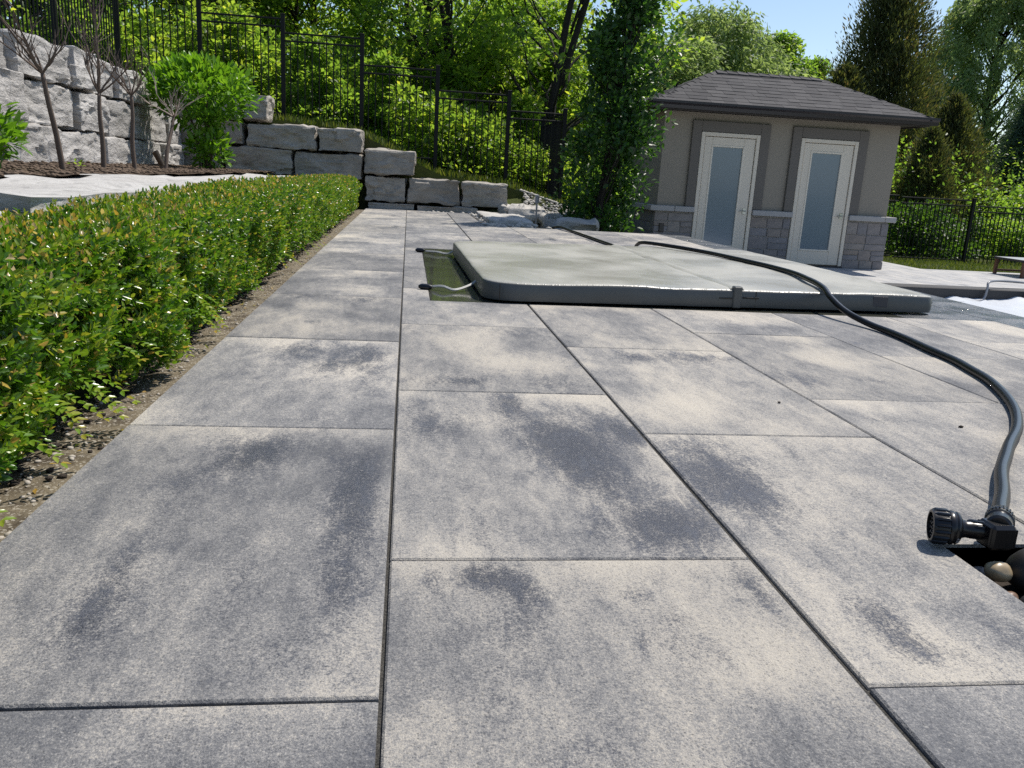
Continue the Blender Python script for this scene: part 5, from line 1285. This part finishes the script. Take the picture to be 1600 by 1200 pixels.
for x, y, k, s, rz, mt, lb in [
    (-5.9, 16.2, BA, 1.0, 0, 'leaf_forest', 'green bush behind the fence corner at the top of the boulder wall'),
    (-4.3, 15.9, BA, 1.05, 1, None, 'yellow-green bush behind the fence above the big shrub'),
    (-3.0, 16.4, BC, .9, 2, 'leaf_bright', 'tall bright bush behind the fence left of the lone top block'),
    (-1.7, 16.2, BC, .8, 3, 'leaf_forest', 'tall bush behind the fence panel right of the lone top block'),
    (-.5, 16.6, BC, .8, 4, 'leaf_forest', 'green bush in half shade behind the fence post above the rounded block'),
    (.35, 15.9, BA, .95, 5, None, 'yellow bush glowing behind the third fence panel'),
    (1.15, 15.7, BB, .85, .5, None, 'low bright bush behind the middle of the fourth fence panel'),
    (1.5, 17.4, BA, 1.0, 1.6, 'leaf_forest', 'green bush farther back behind the fourth fence panel'),
    (2.1, 15.6, BB, .7, 2.6, None, 'low bush behind the last fence panel before the columnar tree'),
    (3.6, 16.6, BA, 1.1, 3.7, 'leaf_forest', 'green bush behind the columnar tree'),
    (-7.6, 15.4, BA, 1.1, 4.4, 'leaf_dark', 'dark bush behind the end-on fence at the left'),
    (-3.9, 18.6, BA, 1.25, 2.2, None, 'wide yellow-green bush in the second row above the big shrub'),
    (-1.0, 18.4, BA, 1.25, 1.2, None, 'wide sunlit bush in the second row below the gap of sky'),
    (.7, 18.0, BC, 1.1, .2, 'leaf_bright', 'tall sunlit bush in the second row behind the fourth fence panel'),
    (2.3, 17.6, BC, .95, 3.1, 'leaf_bright', 'tall sunlit bush at the foot of the forked tree'),
    (4.6, 17.6, BA, 1.15, 4.6, None, 'sunlit bush in the second row behind the columnar tree'),
    (-2.4, 18.6, BA, 1.2, 5.2, 'leaf_forest', 'green bush in the second row behind the fence')]:
    plant_bush(lb, k, (x, y, zh(x, y)-.05), rz, s, mt, G1)

# far wood seen as one mass behind the trees
def far_wood(name, label, segs, n, L, mat, seed):
    gg = np.random.default_rng(seed); arrs = []
    for (x0, x1, y0, y1, zb, zt) in segs:
        k = n//len(segs); nc = 90; cx = gg.uniform(x0, x1, nc); cyy = gg.uniform(y0, y1, nc); cz = zb+(zt-zb)*gg.uniform(0, 1, nc)**.8*np.array([.75+.35*mnoise.noise(Vector((a*.35, seed, 0))) for a in cx])
        i = gg.integers(0, nc, k); d = rvec(gg, k); q = gg.uniform(0, 1, k)**.5; rr = 1.3
        P = np.stack([cx[i], cyy[i], cz[i]], 1)+d*q[:, None]*np.array((rr, rr, rr*.7)); sz = L*gg.uniform(.7, 1.3, k)
        arrs.append([P, unit(rvec(gg, k)+d*.6), unit(np.array((0, 0, 1.))+rvec(gg, k)*.7), sz, sz*.6, np.clip(gg.normal(.45, .2, k)+(i % 7-3)*.04, 0, 1)])
    V, F, T = leaf_arrays(*cat(*arrs), 'd'); return tag(link(name, tri_mesh(name, V, F, T, mat)), label, None, None, 'stuff')
far_wood('far_wood', 'dense far wood closing the view beyond the trees', [(-22, -12, 22, 30, 1, 9), (-13, -5.5, 30, 35, .5, 7.5), (-5, 1, 33, 38, 0, 3.2), (1, 8, 32, 37, -.5, 6.0)], 36000, .22, 'leaf_bright', 71)
far_wood('far_thicket', 'tangled low thicket behind the right-hand fence and shed', [(6, 13, 22, 27, -1, 2.2), (12, 20, 20.5, 24, -1.1, 1.7), (20, 32, 24, 32, -1.3, 2.6), (14, 30, 33, 40, -1.5, 4.0)], 70000, .105, 'leaf_forest', 72)

# trees on the right: pale willow-like, round-crowned, cedar, spruce
def willowy(seed, H, lo, r, n, L, mat, bark, nstr=240):
    g = random.Random(seed); gg = np.random.default_rng(seed); m = MB(); arrs = []
    m.tube(spline([(0, 0, -.3), (.1, 0, H*.3), (-.1, .1, H*.6), (.1, 0, H*.92)], 6), [.2*(1.05-.9*i/18) for i in range(19)], 8)
    for i in range(nstr):
        t = g.uniform(0, 1); z = lo+(H-lo)*t; a = g.uniform(0, 6.28); w = r*(.35+.65*math.sin(min(1, .25+t*.8)*math.pi)); rr = w*g.uniform(.2, 1)**.6
        c = Vector((math.cos(a)*rr, math.sin(a)*rr, z))
        if i % 5 == 0: limb(m, (0, 0, max(H*.2, z-rr-.5)), c, .05, .01, g, .1, 5, 2, 5)
        k = n//nstr; Ls = g.uniform(.7, 1.6); s = gg.uniform(0, 1, k); out = Vector((math.cos(a), math.sin(a), 0))
        P = np.array(c)+np.outer(s*Ls*.5, np.array(out))+np.stack([np.zeros(k), np.zeros(k), .18-s**1.5*Ls*.8], 1)+gg.normal(size=(k, 3))*.16
        sz = L*gg.uniform(.7, 1.3, k)
        arrs.append([P, unit(np.array((0, 0, -.7))+rvec(gg, k)*.75+np.array(out)*.4), rvec(gg, k), sz, sz*.34, np.clip(gg.normal(.5, .22, k)+g.uniform(-.2, .2), 0, 1)])
    V, F, T = leaf_arrays(*cat(*arrs), 'd'); return m.mesh('trunk', bark, True), tri_mesh('crown', V, F, T, mat)
WA = willowy(81, 7.0, 1.0, 2.7, 40000, .17, 'leaf_pale', 'dark_bark')
WB = willowy(82, 11.6, 1.2, 3.5, 90000, .19, 'leaf_pale', 'dark_bark', 560)
plant_tree('willow_tree', 'pale feathery tree showing above the left half of the shed roof', WA, (10.0, 28, -.9), .4, (1.25, 1.2, .97))
plant_tree('willow_tree', 'pale feathery tree between the columnar tree and the shed roof', WA, (7.6, 26, -.9), 2.4, (1.1, 1.1, .80))
plant_tree('willow_tree', 'tall pale willow-like tree at the top right corner', WB, (23.9, 34, -1.4), 0, .97)
TE = leafy_tree(5, 8.6, 2.0, 2.7, 110, 30000, .17, .62, .2, 'leaf_forest', 'dark_bark', clump_r=.7)
plant_tree('round_tree', 'round deep-green tree above the middle of the shed roof', TE, (15.6, 36, -1.3), 0, .95)
plant_tree('round_tree', 'dark green tree peeping between the pale tree and the cedar', TE, (13.2, 38, -1.3), 2, 1.0, mat='leaf_dark')
plant_tree('round_tree', 'leafy tree filling the gap between the round tree and the tall cedar', TE, (17.4, 37, -1.3), 4, .86)
def conifer(seed, H, r, n, L, mat, spray='up', nb=260, lo=.2, taper=1.0):
    """whorled branches with narrow sprays; 'up' for cedar plumes, 'flat' for spruce tiers"""
    g = random.Random(seed); gg = np.random.default_rng(seed); m = MB(); arrs = []
    m.tube([(0, 0, -.3), (.03, 0, H*.5), (0, 0, H)], [.16, .09, .015], 7)
    for i in range(nb):
        t = (i+g.random())/nb; z = lo+(H-lo)*t*.985; w = r*(1-t**1.5)**taper*g.uniform(.55, 1.1)+.08; a = i*2.399+g.uniform(-.4, .4); o = Vector((math.cos(a), math.sin(a), 0))
        rise = w*(.55 if spray == 'up' else -.18); b = Vector((0, 0, z)); e = b+o*w+Vector((0, 0, rise))
        if i % 2 == 0: limb(m, b, e, .022*(1-t)+.006, .003, g, .03, 3, 2, 4)
        k = int(n/nb*(.45+1.1*(1-t))); s = gg.uniform(.12, 1, k)**.8
        P = np.array(b)+np.outer(s, np.array(e-b))+gg.normal(size=(k, 3))*(np.array((.12, .12, .12)) if spray == 'up' else np.array((.2, .2, .06)))*(.45+.75*w)
        ax = unit(np.array(o)*.55+np.array((0, 0, .9 if spray == 'up' else -.25))+rvec(gg, k)*.6); sz = L*gg.uniform(.6, 1.3, k)
        arrs.append([P, ax, rvec(gg, k), sz, sz*.26, np.clip(gg.normal(.4, .2, k)+.25*(s-.5)+g.uniform(-.15, .15), 0, 1)])
    V, F, T = leaf_arrays(*cat(*arrs), 'd'); return m.mesh('trunk', 'dark_bark', True), tri_mesh('crown', V, F, T, mat)
CA = conifer(91, 8.7, 2.35, 78000, .15, 'leaf_cedar', 'up', 300, taper=.75); CB = conifer(92, 4.6, 1.5, 36000, .13, 'leaf_cedar', 'up', 170)
CS = conifer(93, 7.2, 2.0, 44000, .15, 'leaf_spruce', 'flat', 230, .1)
plant_tree('cedar_tree', 'tall brownish cedar standing behind the right end of the shed roof', CA, (14.6, 26.0, -1.0), 0, 1.0)
plant_tree('cedar_tree', 'shorter cedar left of the tall one, behind the shed roof', CB, (12.6, 24.6, -1.0), 1.5, (1.25, 1.25, 1.12))
plant_tree('cedar_tree', 'bushy yellowish cedar right of the shed eave', CB, (14.9, 22.6, -1.0), .8, .95)
plant_tree('cedar_tree', 'low bushy cedar behind the fence beside the shed wall', CB, (13.1, 20.6, -1.0), 3.1, .72)
plant_tree('spruce_tree', 'dark blue-green spruce at the right edge below the willow-like tree', CS, (21.4, 28, -1.2), 0, .84)
plant_tree('spruce_tree', 'dark green spruce left of the other, right of the cedars', CS, (18.9, 30, -1.2), 2, .8)
G2 = 'bushes behind the right fence'
for x, y, k, s, rz, mt, lb in [(11.6, 18.5, BB, .95, 0, 'leaf_dark', 'dark bush behind the right fence next to the shed'),
    (13.0, 18.9, BA, .7, 1, 'leaf_dark', 'dark bush behind the right fence left of its post'),
    (14.3, 18.7, BB, .8, 2, 'leaf_forest', 'leafy bush with bright leaves behind the fence right of its post'),
    (15.8, 19.2, BA, .8, 3, 'leaf_dark', 'dark bush behind the fence at the right edge'),
    (16.6, 22.0, BA, 1.25, 4, 'leaf_forest', 'green bush rising above the right fence rail'),
    (18.6, 23.6, BB, 1.2, 5, None, 'light green rounded bush above the fence at the right edge')]:
    plant_bush(lb, k, (x, y, zh(x, y)-.1), rz, s, mt, G2)

# grass
def grass(name, label, n, xr, yr, h, seed, ok=lambda x, y: True):
    gg = np.random.default_rng(seed); x = gg.uniform(*xr, n); y = gg.uniform(*yr, n); k = np.array([ok(a, b) for a, b in zip(x, y)]); x, y = x[k], y[k]; n = len(x)
    P = np.stack([x, y, np.array([zground(a, b) for a, b in zip(x, y)])-.01+.06*np.array([mnoise.noise(Vector((a*.7, b*.7, 0))) for a, b in zip(x, y)])*1.0], 1)
    sz = h*gg.uniform(.5, 1.3, n)
    V, F, T = leaf_arrays(P, unit(np.array((0, 0, 1.))+rvec(gg, n)*.5), rvec(gg, n), sz, sz*.12+.004, gg.uniform(0, 1, n), 'd')
    return tag(link(name, tri_mesh(name, V, F, T, 'grass_blade')), label, None, None, 'stuff')
grass('lawn_grass', 'sunlit grass strip between the lower terrace and the right fence', 16000, (8.3, 19), (14.0, 17.6), .075, 5, lambda x, y: not (x < 9.1 and y < 15.5))
grass('hill_grass', 'rough grass on the slope behind the block wall', 14000, (-6, 3.2), (13.75, 16.5), .13, 6)
